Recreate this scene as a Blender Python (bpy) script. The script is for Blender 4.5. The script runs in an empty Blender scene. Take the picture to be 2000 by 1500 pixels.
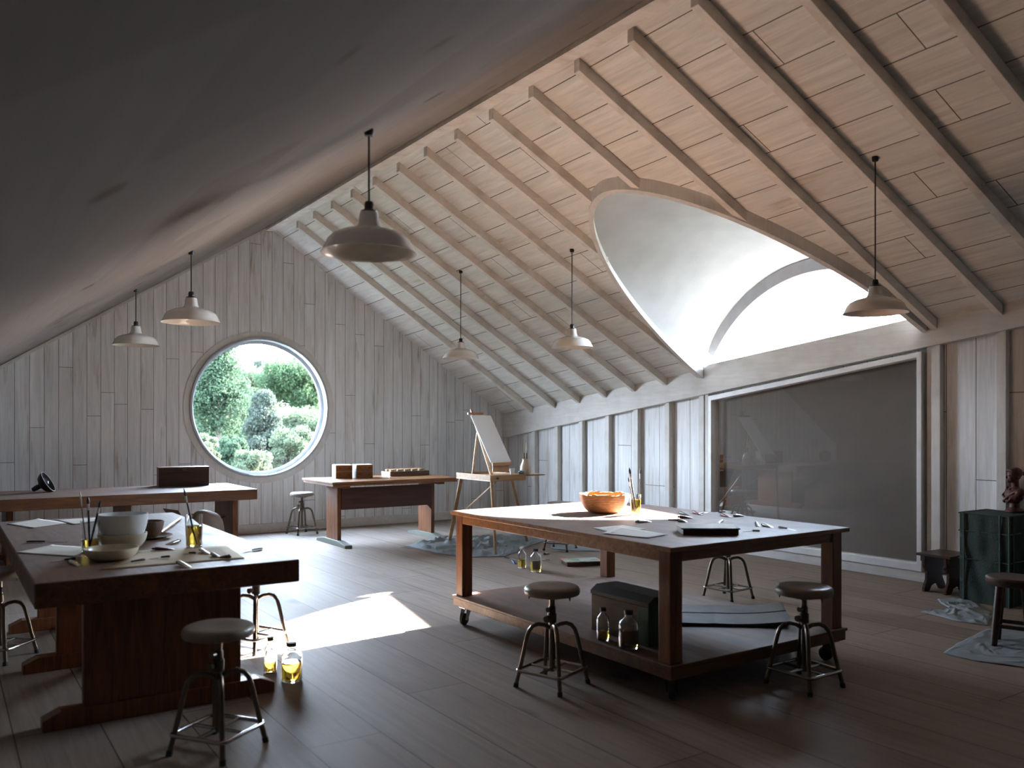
import bpy, bmesh, math, random
from mathutils import Vector, Matrix, noise
random.seed(7)
R = math.radians
scn = bpy.context.scene
COL = scn.collection

# ------------------------------------------------------------------ camera
YAW = R(-34.18); CH = 1.65; F = 1650.0
CY, SY = math.cos(YAW), -math.sin(YAW)          # .8274, .5617
cam_d = bpy.data.cameras.new('camera'); cam = bpy.data.objects.new('camera', cam_d)
COL.objects.link(cam); scn.camera = cam
cam.location = (0, 0, CH); cam.rotation_euler = (R(90), 0, YAW)
cam_d.sensor_width = 36; cam_d.lens = 36*F/2000.0; cam_d.shift_y = 0.04
cam_d.clip_start = 0.02; cam_d.clip_end = 300
cam_d.dof.use_dof = True; cam_d.dof.focus_distance = 9.0; cam_d.dof.aperture_fstop = 1.7

def P(px, py, z=0.0):
    """point of the horizontal plane z seen at photograph pixel px, py"""
    D = (CH-z)*F/(py-830.0); X = (px-1000.0)/F*D
    return Vector((X*CY+D*SY, -X*SY+D*CY, z))

# ------------------------------------------------------------------ materials
def newmat(name):
    m = bpy.data.materials.new(name); m.use_nodes = True
    nt = m.node_tree; b = nt.nodes['Principled BSDF']
    return m, nt, b
def N(nt, typ, **kw):
    n = nt.nodes.new(typ)
    for k, v in kw.items(): setattr(n, k, v)
    return n
def simple(name, col, rough=.5, metal=0.0, spec=.5, bump=0, bscale=40, coat=0):
    m, nt, b = newmat(name)
    tc = N(nt, 'ShaderNodeTexCoord')
    ns = N(nt, 'ShaderNodeTexNoise'); ns.inputs['Scale'].default_value = bscale; ns.inputs['Detail'].default_value = 4
    nt.links.new(tc.outputs['Object'], ns.inputs['Vector'])
    mx = N(nt, 'ShaderNodeMix', data_type='RGBA')
    mx.inputs['A'].default_value = (col[0]*.82, col[1]*.82, col[2]*.82, 1)
    mx.inputs['B'].default_value = (min(1, col[0]*1.15), min(1, col[1]*1.15), min(1, col[2]*1.15), 1)
    nt.links.new(ns.outputs['Fac'], mx.inputs['Factor'])
    nt.links.new(mx.outputs['Result'], b.inputs['Base Color'])
    b.inputs['Roughness'].default_value = rough; b.inputs['Metallic'].default_value = metal
    b.inputs['Specular IOR Level'].default_value = spec
    if coat: b.inputs['Coat Weight'].default_value = coat
    if bump:
        bp = N(nt, 'ShaderNodeBump'); bp.inputs['Strength'].default_value = bump; bp.inputs['Distance'].default_value = .01
        nt.links.new(ns.outputs['Fac'], bp.inputs['Height']); nt.links.new(bp.outputs['Normal'], b.inputs['Normal'])
    return m

def planks(name, along, across, width, length, c1, c2, seam, worn, wornamt=.5, rough=.6, off=0.0, gap=.006, knots=0, spec=.5, coord='Object', grainamt=.35, roughvar=.1):
    """boards: along / across are axis letters of the object space"""
    m, nt, b = newmat(name); L = nt.links
    tc = N(nt, 'ShaderNodeTexCoord'); sp = N(nt, 'ShaderNodeSeparateXYZ'); L.new(tc.outputs[coord], sp.inputs[0])
    ax = {'x': 0, 'y': 1, 'z': 2}
    ad = N(nt, 'ShaderNodeMath', operation='ADD'); ad.inputs[1].default_value = off+100*width
    L.new(sp.outputs[ax[across]], ad.inputs[0])
    al = N(nt, 'ShaderNodeMath', operation='ADD'); al.inputs[1].default_value = 100
    L.new(sp.outputs[ax[along]], al.inputs[0])
    rw = N(nt, 'ShaderNodeMath', operation='DIVIDE'); rw.inputs[1].default_value = width; L.new(ad.outputs[0], rw.inputs[0])
    rf = N(nt, 'ShaderNodeMath', operation='FLOOR'); L.new(rw.outputs[0], rf.inputs[0])
    wn = N(nt, 'ShaderNodeTexWhiteNoise', noise_dimensions='1D'); L.new(rf.outputs[0], wn.inputs['W'])
    ra = N(nt, 'ShaderNodeMath', operation='MULTIPLY_ADD'); ra.inputs[1].default_value = length; L.new(wn.outputs['Value'], ra.inputs[0]); L.new(al.outputs[0], ra.inputs[2])
    cv = N(nt, 'ShaderNodeCombineXYZ'); L.new(ra.outputs[0], cv.inputs[0]); L.new(ad.outputs[0], cv.inputs[1])
    br = N(nt, 'ShaderNodeTexBrick'); br.offset = 0; br.offset_frequency = 2; br.squash = 1
    br.inputs['Scale'].default_value = 1; br.inputs['Brick Width'].default_value = length; br.inputs['Row Height'].default_value = width
    br.inputs['Mortar Size'].default_value = gap/2; br.inputs['Mortar Smooth'].default_value = .1; br.inputs['Bias'].default_value = 0
    br.inputs['Color1'].default_value = (*c1, 1); br.inputs['Color2'].default_value = (*c2, 1); br.inputs['Mortar'].default_value = (*seam, 1)
    L.new(cv.outputs[0], br.inputs['Vector'])
    # per board offset so grain differs from board to board
    fl = N(nt, 'ShaderNodeMath', operation='DIVIDE'); fl.inputs[1].default_value = width; L.new(ad.outputs[0], fl.inputs[0])
    fl2 = N(nt, 'ShaderNodeMath', operation='FLOOR'); L.new(fl.outputs[0], fl2.inputs[0])
    fo = N(nt, 'ShaderNodeMath', operation='MULTIPLY_ADD'); fo.inputs[1].default_value = 3.713; L.new(fl2.outputs[0], fo.inputs[0]); L.new(al.outputs[0], fo.inputs[2])
    gv = N(nt, 'ShaderNodeCombineXYZ')
    s1 = N(nt, 'ShaderNodeMath', operation='MULTIPLY'); s1.inputs[1].default_value = 1.1; L.new(fo.outputs[0], s1.inputs[0])
    s2 = N(nt, 'ShaderNodeMath', operation='MULTIPLY'); s2.inputs[1].default_value = 22; L.new(ad.outputs[0], s2.inputs[0])
    L.new(s1.outputs[0], gv.inputs[0]); L.new(s2.outputs[0], gv.inputs[1])
    g = N(nt, 'ShaderNodeTexNoise'); g.inputs['Scale'].default_value = 1; g.inputs['Detail'].default_value = 7; g.inputs['Roughness'].default_value = .65; g.inputs['Distortion'].default_value = .6
    L.new(gv.outputs[0], g.inputs['Vector'])
    g2v = N(nt, 'ShaderNodeCombineXYZ')
    s3 = N(nt, 'ShaderNodeMath', operation='MULTIPLY'); s3.inputs[1].default_value = .8; L.new(fo.outputs[0], s3.inputs[0])
    s4 = N(nt, 'ShaderNodeMath', operation='MULTIPLY'); s4.inputs[1].default_value = 2.4/max(width*3, .3); L.new(ad.outputs[0], s4.inputs[0])
    L.new(s3.outputs[0], g2v.inputs[0]); L.new(s4.outputs[0], g2v.inputs[1])
    g2 = N(nt, 'ShaderNodeTexNoise'); g2.inputs['Scale'].default_value = 1; g2.inputs['Detail'].default_value = 5; L.new(g2v.outputs[0], g2.inputs['Vector'])
    pr = N(nt, 'ShaderNodeMath', operation='MULTIPLY'); L.new(g.outputs['Fac'], pr.inputs[0]); L.new(g2.outputs['Fac'], pr.inputs[1])
    mr = N(nt, 'ShaderNodeMapRange'); mr.inputs['From Min'].default_value = .29; mr.inputs['From Max'].default_value = .42
    mr.inputs['To Min'].default_value = 0; mr.inputs['To Max'].default_value = wornamt; L.new(pr.outputs[0], mr.inputs['Value'])
    mw = N(nt, 'ShaderNodeMix', data_type='RGBA'); mw.inputs['B'].default_value = (*worn, 1)
    L.new(mr.outputs[0], mw.inputs['Factor']); L.new(br.outputs['Color'], mw.inputs['A'])
    # fine grain
    mg = N(nt, 'ShaderNodeMapRange'); mg.inputs['From Min'].default_value = .3; mg.inputs['From Max'].default_value = .7
    mg.inputs['To Min'].default_value = 1-grainamt*.6; mg.inputs['To Max'].default_value = 1+grainamt*.4; L.new(g.outputs['Fac'], mg.inputs['Value'])
    mm = N(nt, 'ShaderNodeMix', data_type='RGBA', blend_type='MULTIPLY'); mm.inputs['Factor'].default_value = 1
    L.new(mw.outputs['Result'], mm.inputs['A']); L.new(mg.outputs[0], mm.inputs['B'])
    last = mm.outputs['Result']
    if knots:
        vo = N(nt, 'ShaderNodeTexVoronoi'); vo.inputs['Scale'].default_value = knots
        kv = N(nt, 'ShaderNodeCombineXYZ'); ks = N(nt, 'ShaderNodeMath', operation='MULTIPLY'); ks.inputs[1].default_value = .6
        L.new(fo.outputs[0], ks.inputs[0]); L.new(ks.outputs[0], kv.inputs[0]); L.new(ad.outputs[0], kv.inputs[1])
        L.new(kv.outputs[0], vo.inputs['Vector'])
        kr = N(nt, 'ShaderNodeMapRange'); kr.inputs['From Min'].default_value = .04*(1.5 if knots > 1 else .8); kr.inputs['From Max'].default_value = .09*(1.5 if knots > 1 else .8)
        kr.inputs['To Min'].default_value = .75; kr.inputs['To Max'].default_value = 0; L.new(vo.outputs['Distance'], kr.inputs['Value'])
        mk = N(nt, 'ShaderNodeMix', data_type='RGBA'); mk.inputs['B'].default_value = (.08, .05, .035, 1)
        L.new(kr.outputs[0], mk.inputs['Factor']); L.new(last, mk.inputs['A']); last = mk.outputs['Result']
    L.new(last, b.inputs['Base Color'])
    rr = N(nt, 'ShaderNodeMapRange'); rr.inputs['To Min'].default_value = rough-roughvar; rr.inputs['To Max'].default_value = rough+roughvar
    L.new(g2.outputs['Fac'], rr.inputs['Value']); L.new(rr.outputs[0], b.inputs['Roughness'])
    b.inputs['Specular IOR Level'].default_value = spec
    sub = N(nt, 'ShaderNodeMath', operation='MULTIPLY_ADD'); sub.inputs[1].default_value = -3.0; L.new(br.outputs['Fac'], sub.inputs[0]); L.new(g.outputs['Fac'], sub.inputs[2])
    bp = N(nt, 'ShaderNodeBump'); bp.inputs['Strength'].default_value = .5; bp.inputs['Distance'].default_value = .004
    L.new(sub.outputs[0], bp.inputs['Height']); L.new(bp.outputs['Normal'], b.inputs['Normal'])
    return m

def wood(name, c1, c2, rough=.45, along='x', scale=1.0, patch=None, patchamt=.0, coat=0.0, bump=.25):
    m, nt, b = newmat(name); L = nt.links
    tc = N(nt, 'ShaderNodeTexCoord'); mp = N(nt, 'ShaderNodeMapping')
    s = [18*scale]*3; s['xyz'.index(along)] = 1.6*scale
    mp.inputs['Scale'].default_value = s; L.new(tc.outputs['Object'], mp.inputs['Vector'])
    g = N(nt, 'ShaderNodeTexNoise'); g.inputs['Scale'].default_value = 1.3; g.inputs['Detail'].default_value = 8; g.inputs['Roughness'].default_value = .62; g.inputs['Distortion'].default_value = 1.2
    L.new(mp.outputs[0], g.inputs['Vector'])
    cr = N(nt, 'ShaderNodeValToRGB'); cr.color_ramp.elements[0].position = .3; cr.color_ramp.elements[1].position = .7
    cr.color_ramp.elements[0].color = (*c1, 1); cr.color_ramp.elements[1].color = (*c2, 1); L.new(g.outputs['Fac'], cr.inputs[0])
    n2 = N(nt, 'ShaderNodeTexNoise'); n2.inputs['Scale'].default_value = 4.5; n2.inputs['Detail'].default_value = 6; L.new(tc.outputs['Object'], n2.inputs['Vector'])
    last = cr.outputs['Color']
    if patch:
        mr = N(nt, 'ShaderNodeMapRange'); mr.inputs['From Min'].default_value = .45; mr.inputs['From Max'].default_value = .68; mr.inputs['To Max'].default_value = patchamt
        L.new(n2.outputs['Fac'], mr.inputs['Value'])
        mx = N(nt, 'ShaderNodeMix', data_type='RGBA'); mx.inputs['B'].default_value = (*patch, 1)
        L.new(mr.outputs[0], mx.inputs['Factor']); L.new(last, mx.inputs['A']); last = mx.outputs['Result']
    L.new(last, b.inputs['Base Color'])
    rr = N(nt, 'ShaderNodeMapRange'); rr.inputs['To Min'].default_value = rough-.13; rr.inputs['To Max'].default_value = rough+.13
    L.new(n2.outputs['Fac'], rr.inputs['Value']); L.new(rr.outputs[0], b.inputs['Roughness'])
    if coat: b.inputs['Coat Weight'].default_value = coat; b.inputs['Coat Roughness'].default_value = .3
    bp = N(nt, 'ShaderNodeBump'); bp.inputs['Strength'].default_value = bump; bp.inputs['Distance'].default_value = .005
    L.new(g.outputs['Fac'], bp.inputs['Height']); L.new(bp.outputs['Normal'], b.inputs['Normal'])
    return m

def pane_mat(name, tint=(1, 1, 1), refl=1.0):
    m = bpy.data.materials.new(name); m.use_nodes = True; nt = m.node_tree; nt.nodes.clear()
    o = N(nt, 'ShaderNodeOutputMaterial'); t = N(nt, 'ShaderNodeBsdfTransparent'); t.inputs[0].default_value = (*tint, 1)
    g = N(nt, 'ShaderNodeBsdfGlossy'); g.inputs['Roughness'].default_value = .01
    f = N(nt, 'ShaderNodeFresnel'); f.inputs[0].default_value = 1.5
    k = N(nt, 'ShaderNodeMath', operation='MULTIPLY'); k.inputs[1].default_value = refl; k.use_clamp = True
    nt.links.new(f.outputs[0], k.inputs[0])
    x = N(nt, 'ShaderNodeMixShader'); nt.links.new(k.outputs[0], x.inputs[0]); nt.links.new(t.outputs[0], x.inputs[1]); nt.links.new(g.outputs[0], x.inputs[2])
    nt.links.new(x.outputs[0], o.inputs[0]); return m

def glass_mat(name, col, rough=0.0, ior=1.45):
    m, nt, b = newmat(name)
    b.inputs['Base Color'].default_value = (*col, 1); b.inputs['Transmission Weight'].default_value = 1
    b.inputs['Roughness'].default_value = rough; b.inputs['IOR'].default_value = ior
    return m

WHITE1, WHITE2 = (.80, .81, .82), (.72, .73, .735)
M = {}
M['wall_back'] = planks('whitewashed wall boards', 'z', 'x', .1715, 3.1, WHITE1, WHITE2, (.10, .09, .08), (.30, .24, .18), .85, .6, off=.03, gap=.006)
M['wall_side'] = planks('whitewashed side boards', 'z', 'y', .30, 2.9, WHITE1, WHITE2, (.12, .10, .08), (.34, .28, .21), .7, .6, off=.1, gap=.008)
M['ceil'] = planks('whitewashed ceiling boards', 'y', 'x', .35, 2.9, (.80, .795, .75), (.74, .735, .685), (.13, .095, .065), (.38, .30, .21), .65, .6, off=.12, gap=.009)
M['ceil_left'] = planks('shade toned knotty ceiling boards', 'y', 'x', .38, 3.3, (.20, .172, .15), (.175, .148, .13), (.13, .105, .09), (.16, .12, .10), .25, .95, gap=.001, knots=2.2, spec=.03, grainamt=.12)  # knotty boards; shade on the left slope is put into the dark base colour
M['beam'] = wood('whitewashed beams', (.70, .665, .61), (.80, .77, .72), .65, 'x', .8, (.38, .31, .24), .4)
M['post'] = wood('whitewashed posts', (.60, .585, .555), (.70, .69, .66), .6, 'z', .8, (.45, .40, .34), .35)
M['plate'] = wood('whitewashed wall plate', (.58, .56, .53), (.69, .675, .645), .6, 'y', .8, (.46, .41, .35), .3)
M['trimw'] = simple('white painted trim', (.74, .75, .76), .4, bscale=8)
M['ringgrey'] = simple('grey white painted window ring', (.40, .42, .45), .5, bscale=8)
M['plaster'] = simple('smooth white plaster', (.34, .34, .335), .85, bscale=3)
M['dim'] = simple('dark light absorbing boards', (.10, .075, .06), .8, bscale=4)  # unseen walls only: dark colour added to dim the foreground
M['floor'] = planks('brown floor boards', 'y', 'x', .41, 3.4, (.285, .228, .185), (.24, .186, .15), (.075, .045, .03), (.155, .10, .07), .7, .64, off=.08, gap=.007, knots=.7, spec=.18, grainamt=.4, roughvar=.1)
M['wood_dark'] = wood('stained bench wood', (.05, .019, .008), (.22, .085, .027), .42, 'x', .9, (.075, .04, .03), .6)
M['wood_top'] = wood('worn bench top', (.12, .064, .045), (.235, .145, .105), .5, 'y', .7, (.13, .105, .10), .7)
M['wood_topx'] = wood('worn bench top across', (.10, .05, .034), (.20, .118, .082), .55, 'x', .7, (.12, .095, .09), .6)
M['wood_leg'] = wood('stained leg wood', (.075, .025, .009), (.25, .088, .024), .45, 'z', .9)
M['wood_mid'] = wood('warm oak', (.15, .062, .024), (.36, .165, .06), .42, 'x', .9)
M['wood_red'] = wood('reddish brown board', (.055, .022, .02), (.095, .04, .033), .6, 'x', .8)
M['wood_light'] = wood('pale beech', (.33, .19, .095), (.50, .32, .17), .5, 'x', 1.2)
M['wood_grey'] = wood('grey green painted wood', (.13, .135, .105), (.20, .205, .165), .6, 'y', 1)
M['wood_black'] = wood('near black wood', (.022, .011, .008), (.07, .028, .018), .4, 'x', 1.3)
M['plankgrey'] = wood('grey weathered board', (.035, .03, .028), (.07, .06, .055), .55, 'y', 1.0)
M['steel'] = simple('worn steel', (.17, .14, .11), .3, .95, bump=.1, bscale=60)
M['steel_dark'] = simple('dark steel', (.10, .085, .075), .38, .9, bump=.1, bscale=60)
M['chrome'] = simple('chrome', (.42, .41, .40), .18, 1)
M['seat'] = simple('grey beige seat', (.22, .19, .155), .38, bump=.12, bscale=25)
M['black'] = simple('black plastic', (.012, .011, .010), .4)
M['rubber'] = simple('dark rubber', (.03, .028, .026), .7)
M['enamel'] = simple('white enamel', (.70, .67, .62), .25, coat=.4, bscale=3)
M['cord'] = simple('dark cord', (.02, .018, .016), .7)
M['cream'] = simple('cream glaze', (.62, .56, .43), .3, bscale=12, coat=.3)
M['white_glaze'] = simple('white glaze', (.66, .68, .68), .3, bscale=12, coat=.3)
M['brown_clay'] = simple('brown clay', (.15, .085, .05), .6, bump=.2)
M['terracotta'] = simple('dark terracotta', (.10, .028, .018), .55, bump=.15, bscale=30)
M['paper'] = simple('drawing paper', (.60, .58, .52), .8, bscale=5)
M['kraft'] = simple('brown kraft paper', (.44, .35, .23), .8, bscale=6)
M['cloth'] = simple('grey blue drop cloth', (.27, .31, .33), .9, bump=.5, bscale=120)
M['canvas'] = simple('primed canvas', (.86, .87, .87), .8, bump=.2, bscale=300)
M['green_cloth'] = simple('dark green fabric', (.03, .05, .04), .85, bump=.6, bscale=90)
M['green_rib'] = simple('green cord piping', (.08, .115, .095), .8, bump=.4, bscale=150)
M['green_paint'] = wood('green painted chest', (.01, .035, .015), (.02, .07, .03), .55, 'z', 1)
M['leather'] = simple('dark leather', (.035, .022, .016), .35, bump=.3, bscale=50)
M['leather_br'] = simple('brown sacking', (.13, .08, .05), .6, bump=.4, bscale=60)
M['card'] = simple('brown cardboard', (.20, .12, .075), .75, bscale=10)
M['tin'] = simple('tin tube metal', (.55, .54, .52), .3, .8)
M['glass'] = glass_mat('clear glass', (.96, .98, .98))
M['oil'] = glass_mat('amber oil', (.75, .50, .07), ior=1.33)
M['label'] = simple('bottle label', (.10, .08, .07), .6)
M['pane'] = pane_mat('window glass')
M['pane_dark'] = pane_mat('dark window glass', (.82, .81, .80), .6)
M['blind'] = simple('dark roller blind', (.19, .17, .15), .7, bscale=2)
M['lead'] = simple('red paint', (.22, .02, .02), .4)
PAINTS = [(.05, .12, .14), (.16, .03, .03), (.03, .10, .06), (.45, .40, .36), (.03, .05, .14), (.4, .25, .04), (.10, .04, .09)]
MP = [simple('tube paint label', c, .4) for c in PAINTS]

# woven basket
def basket_mat():
    m, nt, b = newmat('woven straw'); L = nt.links
    tc = N(nt, 'ShaderNodeTexCoord'); sp = N(nt, 'ShaderNodeSeparateXYZ'); L.new(tc.outputs['Object'], sp.inputs[0])
    at = N(nt, 'ShaderNodeMath', operation='ARCTAN2'); L.new(sp.outputs[1], at.inputs[0]); L.new(sp.outputs[0], at.inputs[1])
    c = N(nt, 'ShaderNodeCombineXYZ'); L.new(at.outputs[0], c.inputs[0])
    z = N(nt, 'ShaderNodeMath', operation='MULTIPLY'); z.inputs[1].default_value = 1; L.new(sp.outputs[2], z.inputs[0]); L.new(z.outputs[0], c.inputs[1])
    br = N(nt, 'ShaderNodeTexBrick'); br.inputs['Scale'].default_value = 1; br.inputs['Brick Width'].default_value = .16; br.inputs['Row Height'].default_value = .014
    br.inputs['Mortar Size'].default_value = .0018; br.inputs['Color1'].default_value = (.42, .22, .085, 1); br.inputs['Color2'].default_value = (.30, .14, .05, 1); br.inputs['Mortar'].default_value = (.10, .045, .02, 1)
    L.new(c.outputs[0], br.inputs['Vector']); L.new(br.outputs['Color'], b.inputs['Base Color']); b.inputs['Roughness'].default_value = .7
    bp = N(nt, 'ShaderNodeBump'); bp.invert = True; bp.inputs['Strength'].default_value = .7; bp.inputs['Distance'].default_value = .004
    L.new(br.outputs['Fac'], bp.inputs['Height']); L.new(bp.outputs['Normal'], b.inputs['Normal'])
    return m
M['basket'] = basket_mat()

def paint_mat():
    m, nt, b = newmat('smeared palette paint'); L = nt.links
    tc = N(nt, 'ShaderNodeTexCoord'); v = N(nt, 'ShaderNodeTexVoronoi'); v.inputs['Scale'].default_value = 14
    n = N(nt, 'ShaderNodeTexNoise'); n.inputs['Scale'].default_value = 8; L.new(tc.outputs['Object'], n.inputs['Vector'])
    mx = N(nt, 'ShaderNodeMix', data_type='RGBA'); mx.inputs['Factor'].default_value = .12; L.new(tc.outputs['Object'], mx.inputs['A']); L.new(n.outputs['Color'], mx.inputs['B'])
    L.new(mx.outputs['Result'], v.inputs['Vector'])
    hs = N(nt, 'ShaderNodeSeparateColor'); L.new(v.outputs['Color'], hs.inputs[0])
    cr = N(nt, 'ShaderNodeValToRGB'); cr.color_ramp.interpolation = 'CONSTANT'
    cols = [(0, (.30, .33, .25)), (.25, (.12, .22, .10)), (.4, (.38, .40, .33)), (.55, (.45, .30, .04)), (.68, (.35, .45, .42)), (.8, (.5, .12, .04)), (.9, (.10, .2, .24))]
    el = cr.color_ramp.elements; el[0].position = 0; el[0].color = (*cols[0][1], 1); el[1].position = cols[1][0]; el[1].color = (*cols[1][1], 1)
    for p, c in cols[2:]:
        e = el.new(p); e.color = (*c, 1)
    L.new(hs.outputs[0], cr.inputs[0]); L.new(cr.outputs['Color'], b.inputs['Base Color']); b.inputs['Roughness'].default_value = .35
    return m
M['palette'] = paint_mat()
M['palette_grey'] = simple('grey green mixed paint', (.17, .20, .17), .25, bscale=25)

# ------------------------------------------------------------------ mesh helpers
class MB:
    def __init__(s): s.v = []; s.f = []
    def add(s, vs, fs):
        o = len(s.v); s.v += [Vector(p) for p in vs]; s.f += [tuple(i+o for i in f) for f in fs]; return s
    def box(s, x0, x1, y0, y1, z0, z1):
        return s.add([(x0, y0, z0), (x1, y0, z0), (x1, y1, z0), (x0, y1, z0), (x0, y0, z1), (x1, y0, z1), (x1, y1, z1), (x0, y1, z1)],
                     [(0, 3, 2, 1), (4, 5, 6, 7), (0, 1, 5, 4), (1, 2, 6, 5), (2, 3, 7, 6), (3, 0, 4, 7)])
    def prism(s, pts, d):
        """closed polygon of 3D points swept by vector d"""
        d = Vector(d); n = len(pts); a = [Vector(p) for p in pts]
        return s.add(a+[p+d for p in a], [tuple(range(n))[::-1], tuple(range(n, 2*n))]+[(i, (i+1) % n, (i+1) % n+n, i+n) for i in range(n)])
    def bar(s, a, b, w, h, up=(0, 0, 1)):
        a, b = Vector(a), Vector(b); t = (b-a).normalized(); u = Vector(up)
        if abs(t.dot(u)) > .98: u = Vector((0, 1, 0))
        x = t.cross(u).normalized()*w/2; y = x.cross(t).normalized()*h/2
        q = [a-x-y, a+x-y, a+x+y, a-x+y, b-x-y, b+x-y, b+x+y, b-x+y]
        return s.add(q, [(0, 3, 2, 1), (4, 5, 6, 7), (0, 1, 5, 4), (1, 2, 6, 5), (2, 3, 7, 6), (3, 0, 4, 7)])
    def tube(s, pts, r, n=10, close=False):
        pts = [Vector(p) for p in pts]; m = len(pts); rs = r if isinstance(r, (list, tuple)) else [r]*m
        vs = []; prev = None
        for i, p in enumerate(pts):
            if close: t = (pts[(i+1) % m]-pts[i-1]).normalized()
            else: t = (pts[min(i+1, m-1)]-pts[max(i-1, 0)]).normalized()
            if prev is None:
                u = Vector((0, 0, 1)) if abs(t.z) < .9 else Vector((1, 0, 0))
                x = t.cross(u).normalized()
            else:
                x = (prev-t*prev.dot(t)).normalized()
            prev = x; y = t.cross(x)
            for k in range(n):
                a = 2*math.pi*k/n; vs.append(p+(x*math.cos(a)+y*math.sin(a))*rs[i])
        fs = []
        for i in range(m if close else m-1):
            j = (i+1) % m
            for k in range(n):
                fs.append((i*n+k, i*n+(k+1) % n, j*n+(k+1) % n, j*n+k))
        if not close: fs += [tuple(range(n))[::-1], tuple((m-1)*n+k for k in range(n))]
        return s.add(vs, fs)
    def lathe(s, prof, n=32, c=(0, 0, 0), mat=None, close=False):
        c = Vector(c); vs = []; fs = []; m = len(prof)
        for r, z in prof:
            for k in range(n):
                a = 2*math.pi*k/n; p = Vector((r*math.cos(a), r*math.sin(a), z))
                if mat: p = mat @ p
                vs.append(p+c)
        for i in range(m if close else m-1):
            j = (i+1) % m
            for k in range(n): fs.append((i*n+k, i*n+(k+1) % n, j*n+(k+1) % n, j*n+k))
        if not close:
            if prof[0][0] > 1e-4: fs.append(tuple(range(n))[::-1])
            if prof[-1][0] > 1e-4: fs.append(tuple((m-1)*n+k for k in range(n)))
        return s.add(vs, fs)
    def ell(s, c, r, rot=None, n=16, m=10):
        vs = []; fs = []; c = Vector(c)
        for i in range(1, m):
            th = math.pi*i/m
            for k in range(n):
                a = 2*math.pi*k/n; p = Vector((r[0]*math.sin(th)*math.cos(a), r[1]*math.sin(th)*math.sin(a), r[2]*math.cos(th)))
                if rot: p = rot @ p
                vs.append(p+c)
        t = Vector((0, 0, r[2])); t = rot @ t if rot else t
        vs += [c+t, c-t]; T = len(vs)-2; B = T+1
        for i in range(m-2):
            for k in range(n): fs.append((i*n+k, (i+1)*n+k, (i+1)*n+(k+1) % n, i*n+(k+1) % n))
        for k in range(n): fs.append((T, k, (k+1) % n)); fs.append((B, (m-2)*n+(k+1) % n, (m-2)*n+k))
        return s.add(vs, fs)
    def build(s, name, mat, parent=None, bevel=0, smooth=False, mat2=None):
        me = bpy.data.meshes.new(name); me.from_pydata([tuple(p) for p in s.v], [], s.f)
        bm = bmesh.new(); bm.from_mesh(me); bmesh.ops.remove_doubles(bm, verts=bm.verts, dist=1e-6)
        bmesh.ops.recalc_face_normals(bm, faces=bm.faces); bm.to_mesh(me); bm.free()
        o = bpy.data.objects.new(name, me); COL.objects.link(o); me.materials.append(mat)
        if parent: o.parent = parent
        if smooth:
            for p in me.polygons: p.use_smooth = True
            try: me.set_sharp_from_angle(angle=R(40))
            except Exception: pass
        if bevel:
            b = o.modifiers.new('bevel', 'BEVEL'); b.width = bevel; b.segments = 2; b.limit_method = 'ANGLE'
        return o

def sides(o, mat):
    o.data.materials.append(mat)
    for p in o.data.polygons:
        if abs(p.normal.z) < .5: p.material_index = 1
    return o
def tag(o, label, cat, group=None):
    o['label'] = label; o['category'] = cat
    if group: o['group'] = group
    return o
def thing(name, label, cat, loc=(0, 0, 0), rz=0, group=None):
    o = bpy.data.objects.new(name, None); COL.objects.link(o); o.empty_display_size = .1
    o.location = loc; o.rotation_euler = (0, 0, rz); return tag(o, label, cat, group)
def struct(o): o['kind'] = 'structure'; return o
def dup(root, loc, rz, label, group=None, rot=None):
    r = root.copy(); COL.objects.link(r); r.location = loc; r.rotation_euler = rot if rot else (0, 0, rz); r['label'] = label
    if group: r['group'] = group
    for ch in list(root.children):
        c = ch.copy(); COL.objects.link(c); c.parent = r
        for g in list(ch.children):
            d = g.copy(); COL.objects.link(d); d.parent = c
    return r

# ------------------------------------------------------------------ room shell
UR, VB, VF, UL = 8.62, 12.85, -4.2, -1.3
RU, RZ = 4.20, 4.70                      # ridge
def ze(v): return 1.82+.111*(12.85-v)    # eave height at the right wall: rises towards the near end
def zpb(v): return 2.46-.131*(v-4.88)    # underside of the wall plate
def zr(u, v): return RZ+(u-RU)/4.36*(ze(v)-RZ)
def zl(u): return RZ-.645*(RU-u)
# dormer
VC, HA, U0, U1 = 6.41, 1.53, 5.50, 8.62
def half_w(s): return HA*(1-(1-s)**1.8)**.55
def u_open(v):
    c = min(1, abs(v-VC)/HA); return U0+(U1-U0)*(1-max(0, (1-c**(1/.55)))**(1/1.8))

struct(MB().box(UL-.2, UR+.2, VF-.2, VB+.3, -.12, 0).build('floor', M['floor']))
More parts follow.
